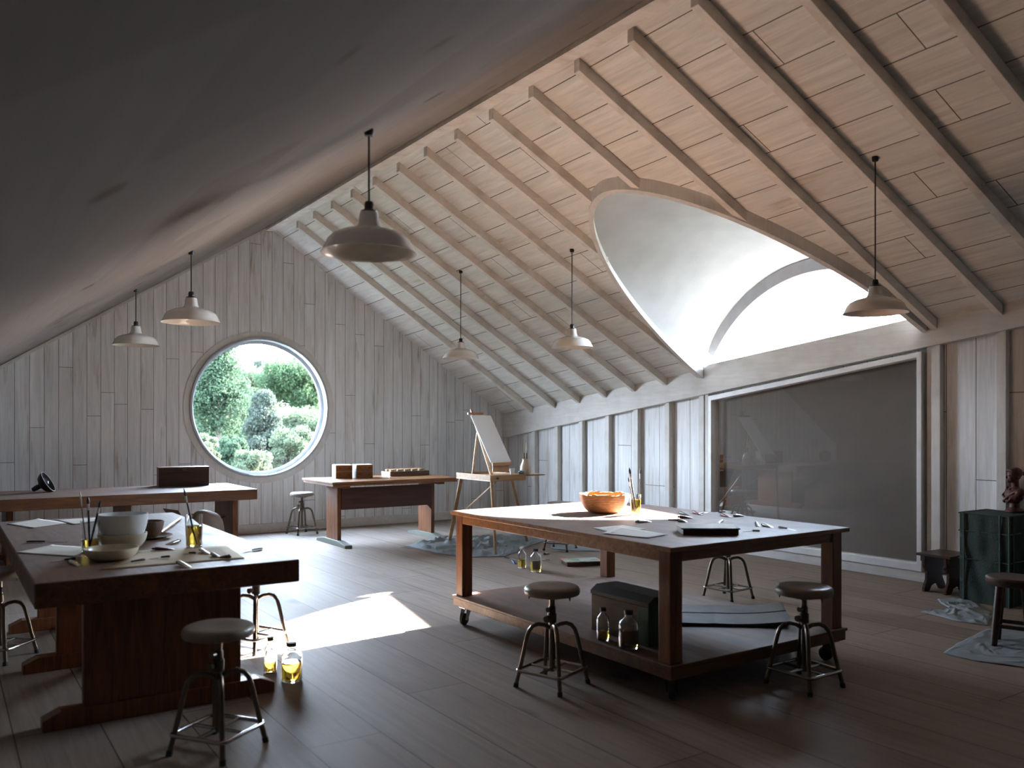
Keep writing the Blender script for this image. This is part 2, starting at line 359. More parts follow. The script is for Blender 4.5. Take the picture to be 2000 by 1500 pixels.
# back wall with a round hole
WC, WZ, WR = 4.10, 1.916, 1.06
def back_wall():
    mb = MB(); n = 96
    outer = []
    poly = [(UL-.1, -.05), (UR+.15, -.05), (UR+.15, zr(UR+.15, VB)+.05), (RU, RZ+.05), (UL-.1, zl(UL-.1)+.05)]
    def ray(a):
        d = (math.cos(a), math.sin(a)); best = None
        for i in range(len(poly)):
            x1, y1 = poly[i]; x2, y2 = poly[(i+1) % len(poly)]; ex, ey = x2-x1, y2-y1
            den = d[0]*ey-d[1]*ex
            if abs(den) < 1e-9: continue
            t = ((x1-WC)*ey-(y1-WZ)*ex)/den; s = ((x1-WC)*d[1]-(y1-WZ)*d[0])/den
            if t > 0 and -1e-6 <= s <= 1+1e-6 and (best is None or t < best): best = t
        return best
    angs = [2*math.pi*i/n for i in range(n)]+[math.atan2(y-WZ, x-WC) % (2*math.pi) for x, y in poly]
    angs = sorted(set(round(a, 6) for a in angs)); m = len(angs)
    fi = []; fo = []
    for a in angs:
        t = ray(a); fi.append((WC+WR*math.cos(a), WZ+WR*math.sin(a))); fo.append((WC+t*math.cos(a), WZ+t*math.sin(a)))
    vs = [(x, VB, z) for x, z in fi]+[(x, VB, z) for x, z in fo]+[(x, VB+.22, z) for x, z in fi]+[(x, VB+.22, z) for x, z in fo]
    fs = []
    for i in range(m):
        j = (i+1) % m
        fs += [(i, j, m+j, m+i), (2*m+i, 3*m+i, 3*m+j, 2*m+j), (i, 2*m+i, 2*m+j, j), (m+i, m+j, 3*m+j, 3*m+i)]
    mb.add(vs, fs); return mb.build('wall_back', M['wall_back'])
struct(back_wall())

def rings(mb, prof, n=96):
    """ring profile (r, y) closed, about the round window's axis"""
    vs = []; fs = []; m = len(prof)
    for r, y in prof:
        for k in range(n):
            a = 2*math.pi*k/n; vs.append((WC+r*math.cos(a), y, WZ+r*math.sin(a)))
    for i in range(m):
        j = (i+1) % m
        for k in range(n): fs.append((i*n+k, i*n+(k+1) % n, j*n+(k+1) % n, j*n+k))
    mb.add(vs, fs); return mb
w1 = bpy.data.objects.new('window_1', None); COL.objects.link(w1); struct(w1)
rings(MB(), [(1.158, VB-.012), (1.07, VB-.012), (1.07, VB+.001), (1.158, VB+.001)]).build('window_casing', M['post'], w1, smooth=True)
rings(MB(), [(1.068, VB-.035), (1.035, VB-.035), (1.035, VB+.20), (1.068, VB+.20)]).build('window_frame', M['ringgrey'], w1, smooth=True)
rings(MB(), [(1.035, VB+.12), (.985, VB+.12), (.985, VB+.17), (1.035, VB+.17)]).build('window_sash', M['ringgrey'], w1, smooth=True)
mb = MB(); mb.add([(WC+.99*math.cos(2*math.pi*k/96), VB+.14, WZ+.99*math.sin(2*math.pi*k/96)) for k in range(96)], [tuple(range(96))]); mb.build('window_pane', M['pane'], w1)

# right wall
def vz(pts, u0=UR, u1=UR+.14):
    return MB().prism([(u0, v, z) for v, z in pts], (u1-u0, 0, 0))
WV0, WV1 = 4.90, 7.86
def ztop(v): return zpb(v)-.035
zb = lambda v: ze(v)+.085
mb = MB()
def addvz(pts, u0=UR, u1=UR+.14): mb.prism([(u0, v, z) for v, z in pts], (u1-u0, 0, 0))
addvz([(VF-.1, 0), (WV0, 0), (WV0, ze(WV0)+.1), (VF-.1, ze(VF-.1)+.1)])
addvz([(WV1, 0), (VB+.1, 0), (VB+.1, ze(VB)+.1), (WV1, ze(WV1)+.1)])
addvz([(WV0, 0), (WV1, 0), (WV1, .11), (WV0, .11)])
addvz([(WV0, ztop(WV0)), (WV1, ztop(WV1)), (WV1, zb(WV1)), (WV0, zb(WV0))])
struct(mb.build('wall_right', M['wall_side']))
# wall plate
struct(MB().prism([(8.505, v, z) for v, z in [(VF, zpb(VF)), (VB, zpb(VB)), (VB, ze(VB)+.02), (WV1+.1, ze(WV1+.1)+.03), (WV1, zb(WV1)), (WV0, zb(WV0)), (WV0-.1, ze(WV0-.1)+.03), (VF, ze(VF)+.02)]], (.112, 0, 0)).build('trim_1', M['plate'], bevel=.004))
# posts
rv = [12.57-.65*k for k in range(0, 26)]
tn = 10
for v in rv:
    if v < VF+.2 or (WV0-.12 < v < WV1+.05) or v > 12.3: continue
    struct(MB().box(8.54, 8.617, v-.045, v+.045, .11, zpb(v)+.02).build('trim_%d' % tn, M['post'], bevel=.003)); tn += 1
for v in (WV0-.06, WV1+.07):
    struct(MB().box(8.55, 8.617, v-.03, v+.03, .11, zpb(v)+.01).build('trim_%d' % tn, M['post'], bevel=.003)); tn += 1
struct(MB().box(8.535, 8.617, VF, 12.83, 0, .108).build('baseboard_right', M['plate'], bevel=.003))
struct(MB().box(UL, 8.53, 12.815, 12.849, 0, .14).build('baseboard_back', M['plate'], bevel=.003))
# big window
w3 = bpy.data.objects.new('window_3', None); COL.objects.link(w3); struct(w3)
mb = MB()
fo = [(WV0, .112), (WV1, .112), (WV1, ztop(WV1)), (WV0, ztop(WV0))]
fi = [(WV0+.055, .195), (WV1-.055, .195), (WV1-.055, ztop(WV1)-.06), (WV0+.055, ztop(WV0)-.065)]
vs = [(8.50, a, b) for a, b in fo]+[(8.50, a, b) for a, b in fi]+[(8.66, a, b) for a, b in fo]+[(8.66, a, b) for a, b in fi]
fs = []
for i in range(4):
    j = (i+1) % 4; fs += [(i, j, 4+j, 4+i), (8+i, 12+i, 12+j, 8+j), (i, 8+i, 8+j, j), (4+i, 4+j, 12+j, 12+i)]
mb.add(vs, fs).build('window_frame', M['trimw'], w3, bevel=.006)
fi2 = [(WV0+.05, .19), (WV1-.05, .19), (WV1-.05, ztop(WV1)-.055), (WV0+.05, ztop(WV0)-.06)]
MB().add([(8.585, a, b) for a, b in fi2], [(0, 1, 2, 3)]).build('window_pane', M['pane_dark'], w3)
MB().prism([(8.63, a, b) for a, b in fi2], (.012, 0, 0)).build('roller_blind', M['blind'], w3)['label'] = 'dark grey brown blind drawn behind the glass'

# right slope of the ceiling, cut by the dormer
def roof_right():
    mb = MB(); vl = [VF-.1+i*.3 for i in range(int((VC-HA-VF)/.3)+1)]
    vl = [v for v in vl if v < VC-HA-.02]
    th = [math.pi*i/48 for i in range(49)]
    vl += [VC-HA*math.cos(a) for a in th]
    v = VC+HA+.3
    while v < VB+.2: vl.append(v); v += .3
    vl.append(VB+.24)
    vs = []; fs = []; nu = 8
    for v in vl:
        ue = 8.78 if abs(v-VC) > HA+1e-6 else u_open(v)+(0 if abs(v-VC) < HA-1e-4 else .16)
        for k in range(nu+1):
            u = RU+(ue-RU)*k/nu; vs.append((u, v, zr(u, v)))
    L = len(vs); vs += [(a, b, c+.09) for a, b, c in vs]
    for i in range(len(vl)-1):
        for k in range(nu):
            a = i*(nu+1)+k; q = (a, a+1, a+nu+2, a+nu+1); fs.append(q); fs.append(tuple(L+x for x in q)[::-1])
    mb.add(vs, fs); return mb.build('ceiling', M['ceil'])
struct(roof_right())
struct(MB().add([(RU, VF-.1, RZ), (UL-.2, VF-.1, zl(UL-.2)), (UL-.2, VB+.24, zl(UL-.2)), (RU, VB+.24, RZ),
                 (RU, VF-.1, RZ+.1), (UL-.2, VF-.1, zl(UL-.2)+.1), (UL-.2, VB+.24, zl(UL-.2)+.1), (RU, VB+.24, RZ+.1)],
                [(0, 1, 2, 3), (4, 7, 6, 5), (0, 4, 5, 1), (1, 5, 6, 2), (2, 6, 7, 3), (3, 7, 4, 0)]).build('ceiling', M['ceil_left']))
# ridge board
struct(MB().prism([(RU-.05, VF, RZ-.033), (RU, VF, RZ-.001), (RU+.12, VF, zr(RU+.12, VF)-.0), (RU+.12, VF, zr(RU+.12, VF)-.03), (RU, VF, RZ-.075), (RU-.05, VF, RZ-.075)], (0, VB-VF-.01, 0)).build('trim_2', M['beam']))
# moulding along the back gable, left side
struct(MB().prism([(UL, VB-.03, zl(UL)-.05), (RU-.05, VB-.03, zl(RU-.05)-.05), (RU-.05, VB-.03, zl(RU-.05)-.002), (UL, VB-.03, zl(UL)-.002)], (0, .029, 0)).build('trim_3', M['post']))
# rafters
for v in rv:
    if v < VF+.1 or v > 12.3: continue
    ind = abs(v-VC) < HA-.02
    ue = u_open(v)-.03 if ind else 8.50
    ua = RU+.12; dep = .105
    mb = MB(); w = .036
    pts = [(ua, zr(ua, v)-.001), (ue, zr(ue, v)-.001), (ue, zr(ue, v)-dep), (ua, zr(ua, v)-dep)]
    mb.prism([(a, v-w, b) for a, b in pts], (0, 2*w, 0))
    struct(mb.build('trim_%d' % tn, M['beam'], bevel=.004)); tn += 1
# dormer vault and rim
def archz(v, g=0.0):
    Rr = 1.86+g; d = v-6.22
    return max(zb(v)+.001, 3.47+g-(Rr-math.sqrt(max(0, Rr*Rr-d*d))))
def dormer():
    n = 64; m = 16; vs = []; vso = []
    for i in range(n+1):
        x = -math.cos(math.pi*i/n)
        vb_ = VC+(HA-.005)*x; ub = u_open(vb_); B = Vector((ub, vb_, zr(ub, vb_)-.06))
        vw = 6.34+1.58*x; W = Vector((UR+.05, vw, archz(vw, .13)+.01))
        for k in range(m+1):
            t = k/m; p = B.lerp(W, t); p.z += .10*math.sin(math.pi*t)*(1-x*x)
            vs.append(p); vso.append(p+Vector((0, 0, .06)))
    L = len(vs); fs = []
    for i in range(n):
        for k in range(m):
            a = i*(m+1)+k; q = (a, a+1, a+m+2, a+m+1); fs.append(q); fs.append(tuple(L+z for z in q)[::-1])
    return MB().add(vs+vso, fs).build('ceiling', M['plaster'], smooth=True)
struct(dormer())
def rim():
    n = 96; vs = []; fs = []
    pts = []
    for i in range(n+1):
        x = -math.cos(math.pi*i/n); v = VC+HA*x; pts.append(Vector((min(u_open(v), 8.49), v, 0)))
    for i, p in enumerate(pts):
        q = pts[min(i+1, n)]-pts[max(i-1, 0)]; nn = Vector((q.y, -q.x, 0)).normalized()
        if nn.x > 0: nn = -nn
        if abs(nn.x) < 1e-6 and (p.y-VC)*nn.y < 0: nn = -nn
        o = p+nn*.05; a = p-nn*.004
        for r, dz in ((a, -.125), (o, -.125), (o, -.0), (a, .0)):
            z = zr(r.x, r.y); vs.append((r.x, r.y, z+dz))
    for i in range(n):
        for k in range(4): fs.append((i*4+k, i*4+(k+1) % 4, (i+1)*4+(k+1) % 4, (i+1)*4+k))
    fs += [(0, 1, 2, 3), (n*4+3, n*4+2, n*4+1, n*4)]
    return MB().add(vs, fs).build('trim_4', M['post'], smooth=True)
struct(rim())
# dormer window: arch band and pane
w2 = bpy.data.objects.new('window_2', None); COL.objects.link(w2); struct(w2)
n = 48; A = []; B = []
for i in range(n+1):
    x = -math.cos(math.pi*i/n)
    va = 6.34+1.60*x; vi = 6.34+1.485*x; A.append((va, archz(va, .145)+.012)); B.append((vi, archz(vi)))
vs = [(8.56, a, b) for a, b in A]+[(8.56, a, b) for a, b in B]+[(8.70, a, b) for a, b in A]+[(8.70, a, b) for a, b in B]; k = n+1; fs = []
for i in range(n): fs += [(i, i+1, k+i+1, k+i), (2*k+i, 3*k+i, 3*k+i+1, 2*k+i+1), (i, 2*k+i, 2*k+i+1, i+1), (k+i, k+i+1, 3*k+i+1, 3*k+i)]
fs += [(0, k, 3*k, 2*k), (n, 2*k+n, 3*k+n, k+n)]
MB().add(vs, fs).build('window_frame', M['ringgrey'], w2, smooth=True)
MB().add([(8.64, a, b) for a, b in B], [tuple(range(k))]).build('window_pane', M['pane'], w2)

# unseen walls close the room
struct(MB().box(UL-.15, UL, VF, VB, 0, zl(UL)+.05).build('wall_left', M['dim']))
struct(MB().prism([(UL, VF, 0), (UR, VF, 0), (UR, VF, zr(UR, VF)), (RU, VF, RZ), (UL, VF, zl(UL))], (0, -.15, 0)).build('wall_front', M['dim']))

# ------------------------------------------------------------------ pendants
def make_pendant():
    t = thing('pendant_lamp', '', 'lamp')
    o = [(.047, .215), (.05, .20), (.055, .16), (.062, .145), (.066, .135), (.09, .125), (.15, .11), (.19, .092), (.215, .068), (.232, .03), (.243, .008), (.25, 0)]
    i = [(.245, .003), (.236, .012), (.225, .035), (.208, .066), (.184, .086), (.146, .103), (.088, .118), (.06, .127), (.045, .15), (.04, .205)]
    MB().lathe(o+i, 48, close=True).build('lamp_shade', M['enamel'], t, smooth=True)
    b = MB().lathe([(.001, .055), (.022, .065), (.03, .09), (.02, .125), (.014, .15), (.001, .15)], 20).build('bulb', M['cream'], t, smooth=True)
    MB().lathe([(.001, .213), (.042, .213), (.044, .222), (.024, .23), (.024, .262), (.018, .272), (.001, .275)], 20).build('socket', M['black'], t, smooth=True)
    return t
pend = make_pendant(); first = True
PL = [(1.87, 4.09, 'large grey white enamel pendant lamp hanging nearest, in front of the ridge'),
      (1.84, 7.73, 'white enamel pendant lamp above the round window, middle of the left row'),
      (1.85, 10.3, 'small far white pendant lamp left of the round window, leftmost lamp'),
      (6.25, 3.99, 'white enamel pendant lamp in front of the dormer window, rightmost lamp'),
      (6.10, 7.74, 'white pendant lamp beside the dormer opening, middle of the right row'),
      (5.85, 9.85, 'faint far white pendant lamp hanging above the easel')]
for u, v, lab in PL:
    o = pend if first else dup(pend, (u, v, 2.55), 0, lab, 'white enamel pendant lamps')
    o.location = (u, v, 2.55); o['label'] = lab; o['group'] = 'white enamel pendant lamps'; first = False
for o, (u, v, lab) in zip([x for x in COL.objects if x.name.startswith('pendant_lamp')], PL):
    u, v, _ = o.location; top = zl(u) if u < RU else zr(u, v); h = top-2.55
    MB().tube([(0, 0, .27), (0, 0, h-.01)], .0055, 8).build('cord', M['cord'], o)
    MB().lathe([(.001, h-.035), (.022, h-.032), (.026, h-.012), (.026, h+.004), (.001, h+.004)], 20).build('ceiling_cap', M['black'], o)

# ------------------------------------------------------------------ stools
def make_stool():
    t = thing('stool', '', 'stool')
    MB().lathe([(.001, .575), (.155, .575), (.172, .58), (.178, .595), (.177, .612), (.168, .626), (.15, .633), (.08, .629), (.001, .627)], 40).build('seat', M['seat'], t, smooth=True)
    mb = MB().lathe([(.001, .555), (.07, .555), (.12, .568), (.14, .574), (.001, .574)], 24)
    for a in (20, 140, 260): mb.tube([(.15*math.cos(R(a)), .15*math.sin(R(a)), .577), (.152*math.cos(R(a)), .152*math.sin(R(a)), .555)], [.008, .003], 8)
    mb.build('seat_plate', M['steel_dark'], t, smooth=True)
    MB().tube([(0, 0, .09), (0, 0, .56)], .018, 16).build('column', M['steel'], t, smooth=True)
    cl = MB().lathe([(.019, .40), (.029, .40), (.029, .455), (.023, .46), (.023, .50), (.019, .505)], 20).build('collar', M['steel_dark'], t, smooth=True)
    MB().tube([(-.02, 0, .485), (-.05, 0, .485)], [.014, .016], 12).tube([(-.025, .0, .43), (-.045, 0, .43), (-.055, 0, .43), (-.07, 0, .43)], [.008, .008, .023, .02], 14).build('clamp_knob', M['steel'], t, smooth=True)
    for k in range(4):
        a = R(45+90*k); c, s_ = math.cos(a), math.sin(a)
        pr = [(.015, .365), (.05, .385), (.09, .392), (.125, .38), (.148, .352), (.162, .31), (.195, .16), (.232, .012)]
        lg = MB().tube([(r*c, r*s_, z) for r, z in pr], .0135, 12).build('leg', M['steel'], t, smooth=True)
        MB().tube([(.229*c, .229*s_, .026), (.2345*c, .2345*s_, 0)], .0165, 12).build('rubber_foot', M['rubber'], lg, smooth=True)
    q = .165; z = .105; rr = .03; pts = []
    for cx, cy, a0 in ((q-rr, q-rr, 0), (-q+rr, q-rr, 90), (-q+rr, -q+rr, 180), (q-rr, -q+rr, 270)):
        for j in range(4): pts.append((cx+rr*math.cos(R(a0+30*j)), cy+rr*math.sin(R(a0+30*j)), z))
    MB().tube(pts, .011, 10, close=True).tube([(-q, .0, z), (q, .0, z)], .009, 8).tube([(0, -q, z-.001), (0, q, z-.001)], .009, 8).build('footrest', M['chrome'], t, smooth=True)
    return t
stool = make_stool()
SL = [((3.22, 4.29), 20, 'metal stool with round grey seat in front of the long side of the rolling table'),
      ((4.54, 3.39), 0, 'metal stool with round grey seat at the near right end of the rolling table'),
      ((1.18, 4.40), 35, 'dark foreground metal stool with round seat before the trestle table'),
      ((4.56, 12.38), 10, 'white topped metal stool against the boarded back wall under the window'),
      ((6.22, 5.50), 5, 'metal stool behind the rolling table, seen beneath its top'),
      ((.36, 6.97), 50, 'dark metal stool cut by the left edge of the picture'),
      ((1.95, 6.25), 25, 'metal stool half hidden behind the trestle table beside the oil bottles'),
      ((6.80, 8.88), 30, 'metal stool standing by the drop cloth beyond the rolling table')]
for i, ((u, v), a, lab) in enumerate(SL):
    o = stool if i == 0 else dup(stool, (u, v, 0), R(a), lab)
    o.location = (u, v, 0); o.rotation_euler = (0, 0, R(a)); o['label'] = lab; o['group'] = 'round seated metal stools'

# ------------------------------------------------------------------ trestle tables (dark slab tops)
def trestle_table(label, L, W, H, T, trest, ox, loc, rz, top_mat, front=.28):
    """length L along local x, width W along local y"""
    t = thing('trestle_table', label, 'table', loc, rz)
    sides(MB().box(0, L, 0, W, H-T, H).build('tabletop', top_mat, t, bevel=.008), M['wood_dark'])
    for x in trest:
        tr = MB().box(x-.035, x+.035, .26, W-.26, .075, H-T).build('trestle', M['wood_leg'], t, bevel=.006)
        y0, y1 = .06, W-.06
        MB().prism([(x-.055, y0, 0), (x-.055, y1, 0), (x-.055, y1, .06), (x-.055, y1-.09, .10), (x-.055, y0+.09, .10), (x-.055, y0, .06)], (.11, 0, 0)).build('trestle_foot', M['wood_leg'], tr, bevel=.005)
    for a, b in zip(trest[:-1], trest[1:]):
        MB().bar((a+.035, W*.35, .55), (b-.035, W*.35, .16), .035, .05).build('brace', M['wood_leg'], t, bevel=.003)
    return t
# near left table: u .40-1.78, v 4.87-8.15
tt = trestle_table('massive dark wood trestle table in the left foreground, covered in bowls and paper', 3.28, 1.38, .85, .132, [.33, 1.60, 2.9], 0, (1.78, 4.87, 0), R(90), M['wood_topx'])
# far left table: u -1.0-3.3, v 10.5-11.9
tf = trestle_table('long dark wood slab table behind, left below the round window', 4.2, 1.35, .85, .13, [.35, 1.55, 2.75, 4.0], 0, (-.9, 10.52, 0), 0, M['wood_topx'])

# ------------------------------------------------------------------ rolling work table
rt = thing('rolling_work_table', 'large brown work table on casters with lower shelf, half in sunlight', 'table', (3.55, 3.57, 0))
sides(MB().box(-.02, 1.71, -.02, 2.55, .905, .935).build('tabletop', M['wood_top'], rt, bevel=.004), M['wood_mid'])
MB().box(.02, .05, .03, 2.50, .835, .905).box(1.64, 1.67, .03, 2.50, .835, .905).box(.05, 1.64, .03, .06, .835, .905).box(.05, 1.64, 2.47, 2.50, .835, .905).build('apron', M['wood_mid'], rt, bevel=.003)
for x, y in ((.015, .02), (1.575, .02), (.015, 2.41), (1.575, 2.41)):
    MB().box(x, x+.10, y, y+.10, .235, .905).build('leg', M['wood_leg'], rt, bevel=.005)
MB().box(-.01, 1.70, -.01, 2.54, .215, .235).box(0, 1.69, 0, 2.53, .15, .215).build('shelf', M['wood_top'], rt, bevel=.004)
sides([c for c in rt.children if c.name.startswith('shelf')][0], M['wood_dark'])
for x, y, a in ((.07, .07, 30), (1.61, .07, 100), (.07, 2.43, 200), (1.61, 2.43, 250)):
    e = MB().box(x-.045, x+.045, y-.045, y+.045, .135, .15)
    c, s_ = math.cos(R(a)), math.sin(R(a))
    def q(lx, ly, z): return (x+lx*c-ly*s_, y+lx*s_+ly*c, z)
    for sgn in (-1, 1):
        e.prism([q(-.03, sgn*.028, .137), q(.03, sgn*.028, .137), q(.055, sgn*.028, .05), (q(.02, sgn*.028, .04))], Vector(q(0, sgn*.004, 0))-Vector(q(0, 0, 0)))
    cs = e.build('caster', M['chrome'], rt, bevel=.002)
    wh = MB().lathe([(.001, -.016), (.040, -.016), (.048, -.010), (.048, .010), (.040, .016), (.001, .016)], 24, mat=(Matrix.Rotation(R(a), 3, 'Z') @ Matrix.Rotation(R(90), 3, 'X')), c=q(.03, 0, .048)).build('wheel', M['rubber'], cs, smooth=True)

# ------------------------------------------------------------------ far table by the back wall
ft = thing('side_table', 'brown table with a deep reddish apron board and grey green feet by the back wall', 'table', (4.28, 10.5, 0))
MB().box(0, 1.92, 0, 1.12, .868, .895).box(.015, 1.905, .015, 1.105, .835, .862).box(.03, 1.89, .03, 1.09, .86, .87).build('tabletop', M['wood_mid'], ft, bevel=.003)
for x in (.22, 1.67):
    lg = MB().box(x, x+.055, .36, .76, .07, .80).build('leg', M['wood_leg'], ft, bevel=.004)
    MB().prism([(x-.02, .10, .80), (x-.02, 1.02, .80), (x-.02, 1.02, .835), (x-.02, .10, .835)], (.095, 0, 0)).build('cross_bearer', M['wood_leg'], lg, bevel=.003)
    MB().prism([(x-.025, .05, 0), (x-.025, 1.07, 0), (x-.025, 1.07, .04), (x-.025, .80, .075), (x-.025, .32, .075), (x-.025, .05, .04)], (.105, 0, 0)).build('foot', M['wood_grey'], lg, bevel=.004)['label'] = 'grey green painted foot'
MB().prism([(.275, .34, .79), (1.67, .34, .79), (1.67, .34, .42), (1.60, .34, .49), (.275, .34, .49)], (0, .03, 0)).build('modesty_board', M['wood_red'], ft, bevel=.002)

def drawer_box(x, y, rz, lab):
    t = thing('drawer_box', lab, 'box', (x, y, .895), rz, 'small drawer boxes on the side table')
    MB().box(0, .24, 0, .26, 0, .19).build('box_body', M['paper'], t, bevel=.003)  # pale body colour stands in for window light on the side face
    for zz in (.008, .10):
        d = MB().box(.006, .234, -.012, .002, zz, zz+.084).build('drawer', M['wood_mid'], t, bevel=.002)
        for xx in (.055, .185): MB().lathe([(.001, 0), (.007, 0), (.01, .008), (.006, .014), (.001, .015)], 12, mat=Matrix.Rotation(R(90), 3, 'X'), c=(xx, -.012, zz+.045)).build('knob', M['steel_dark'], d, smooth=True)
    return t
drawer_box(4.62, 11.22, R(-12), 'small wooden box of four knobbed drawers, left one of the pair on the side table')
drawer_box(4.905, 11.155, R(-12), 'small wooden box of four knobbed drawers, right one of the pair on the side table')
tr = thing('wooden_tray', 'low wooden tray of round lidded pots on the side table', 'tray', (5.46, 11.20, .895), R(3))
MB().box(0, .66, 0, .28, 0, .012).box(0, .66, 0, .012, .012, .07).box(0, .66, .268, .28, .012, .07).box(0, .012, .012, .268, .012, .07).box(.648, .66, .012, .268, .012, .07).build('tray_body', M['wood_dark'], tr, bevel=.002)
pot0 = None
for i in range(5):
    m3 = Matrix.Rotation(R(3), 3, 'Z')
    for j in range(2):
        p = Vector((5.46, 11.20, .907)) + m3 @ Vector((.085+.122*i, .08+.12*j, 0))
        lab = 'round lidded pot in the low tray, %s row, %s from the left' % (('front', 'back')[j], ('first', 'second', 'third', 'fourth', 'fifth')[i])
        if pot0 is None:
            pot0 = thing('lidded_pot', lab, 'pot', p, 0, 'round pots in the wooden tray')
            MB().lathe([(.001, 0), (.045, 0), (.05, .01), (.05, .07), (.001, .07)], 20).build('pot_body', M['cream'], pot0, smooth=True)
            MB().lathe([(.001, .0705), (.053, .0705), (.053, .084), (.045, .089), (.001, .089)], 20).build('lid', M['wood_light'], pot0, smooth=True)
        else: dup(pot0, p, 0, lab)

# ------------------------------------------------------------------ box and lamp head on the far left table
bx = thing('wooden_box', 'dark brown wooden box standing on the far slab table', 'box', tuple(P(310, 951, .85)), R(-6))
MB().box(0, .62, 0, .26, 0, .235).build('box_body', M['wood_black'], bx, bevel=.004)
MB().box(-.004, .624, -.004, .264, .235, .25).build('lid', M['wood_dark'], bx, bevel=.003)
MB().box(.29, .34, -.010, -.003, .20, .245).build('latch', M['steel_dark'], bx, bevel=.001)
p = P(82, 961, .85)
rot = Matrix.Rotation(R(-35), 3, 'Z') @ Matrix.Rotation(R(68), 3, 'Y')
lh = thing('metal_lamp_head', 'black metal reflector lamp head lying on its side on the far slab table', 'lamp', (p.x, p.y, .85))
pr = [(.025, -.14), (.03, -.10), (.03, -.05), (.05, -.04), (.095, -.02), (.125, .025), (.135, .05), (.128, .05), (.118, .026), (.09, -.012), (.045, -.03), (.02, -.04)]
mat3 = Matrix.Rotation(R(-20), 3, 'Z') @ Matrix.Rotation(R(60), 3, 'Y')
o = MB().lathe(pr, 32, mat=mat3, c=(.02, 0, .155)).build('reflector', M['black'], lh, smooth=True)
mnz = min((v.co.z for v in o.data.vertices)); 
MB().lathe([(.001, .0), (.025, .0), (.03, .03), (.028, .045), (.001, .06)], 16, mat=mat3, c=(.02, 0, .155)).build('bulb', M['glass'], lh, smooth=True)
MB().lathe([(.1255, .051), (.136, .051), (.136, .056), (.1255, .056)], 32, mat=mat3, c=(.02, 0, .155), close=True).build('rim', M['steel_dark'], lh, smooth=True)
for ch in lh.children: ch.location.z = -mnz

# things beneath the far left table
cb = thing('cardboard_box', 'open brown cardboard box with raised flaps under the far slab table', 'box', (2.55, 10.9, 0), R(15))
MB().box(0, .38, 0, .02, 0, .42).box(0, .38, .36, .38, 0, .42).box(0, .02, .02, .36, 0, .42).box(.36, .38, .02, .36, 0, .42).box(0, .38, 0, .38, 0, .015).build('box_body', M['card'], cb)
MB().prism([(0, 0, .42), (.38, 0, .42), (.44, -.12, .52), (-.04, -.12, .56)], (0, .008, 0)).prism([(.38, 0, .42), (.38, .38, .42), (.52, .38, .50), (.52, 0, .47)], (.006, 0, 0.004)).prism([(0, 0, .42), (0, .38, .42), (-.12, .38, .60), (-.12, 0, .60)], (-.006, 0, .004)).build('flap', M['card'], cb)
def blob(name, lab, cat, c, r, mat, amp=.02, sc=6):
    bm = MB().ell((0, 0, 0), r, n=28, m=18)
    for v in bm.v:
        k = noise.noise(v*sc)*amp; v += v.normalized()*k
        if v.z < -r[2]*.75: v.z = -r[2]*.75
    o = bm.build(name, mat, smooth=True); o.location = (c[0], c[1], c[2]+r[2]*.75); return tag(o, lab, cat)
blob('sack', 'rounded brown sack beside the right leg of the far slab table', 'sack', (2.56, 10.15, 0), (.26, .19, .38), M['leather_br'], .03, 5)

# ------------------------------------------------------------------ easel
ez = thing('box_easel', 'pale wooden box easel with splayed legs holding a blank canvas', 'easel', (5.78, 9.0, 0))
MB().box(0, .55, 0, .85, .93, .945).box(0, .012, 0, .85, .945, 1.01).box(.538, .55, 0, .85, .945, 1.01).box(.012, .538, 0, .012, .945, 1.01).box(.012, .538, .838, .85, .945, 1.01).box(.012, .538, .012, .36, 1.0, 1.008).build('paint_box', M['wood_light'], ez, bevel=.002)
def leg2(a, b, w=.035, h=.02):
    MB().bar(a, b, w, h).build('leg', M['wood_light'], ez, bevel=.002)
leg2((.03, .02, .94), (.05, -.05, 0)); leg2((.06, .82, .94), (.09, 1.20, 0), .05); leg2((.50, .25, .94), (1.05, .67, 0))
MB().bar((.09, 1.05, .35), (.12, .06, .92), .012, .018).build('brace', M['wood_light'], ez)
MB().bar((.12, .16, 1.0), (.12, .66, 1.86), .035, .022).bar((.12, .62, 1.0), (.12, .50, 1.55), .03, .02).box(.04, .34, .005, .03, 1.13, 1.17).box(.06, .30, .03, .05, 1.05, 1.135).build('mast', M['wood_light'], ez, bevel=.002)
MB().bar((.02, .585, 1.80), (.26, .585, 1.80), .03, .03).build('top_clamp', M['wood_mid'], ez, bevel=.002)
MB().lathe([(.001, 0), (.016, 0), (.016, .012), (.001, .014)], 16, mat=Matrix.Rotation(R(90), 3, 'X'), c=(.11, 0, .97)).build('knob', M['steel'], ez, smooth=True)
MB().box(.552, .86, .0, .26, .985, 1.0).build('side_tray', M['wood_light'], ez, bevel=.002)
# canvas
cv = MB(); a = Vector((5.82, 9.045, 1.178)); bb = Vector((6.13, 9.045, 1.178)); up = Vector((0, .49, .60)); nrm = Vector((0, .60, -.49)).normalized()*.018
cv.prism([a, bb, bb+up, a+up], nrm); tag(cv.build('blank_canvas', M['canvas'], bevel=.003), 'tall blank white canvas leaning on the box easel', 'canvas')
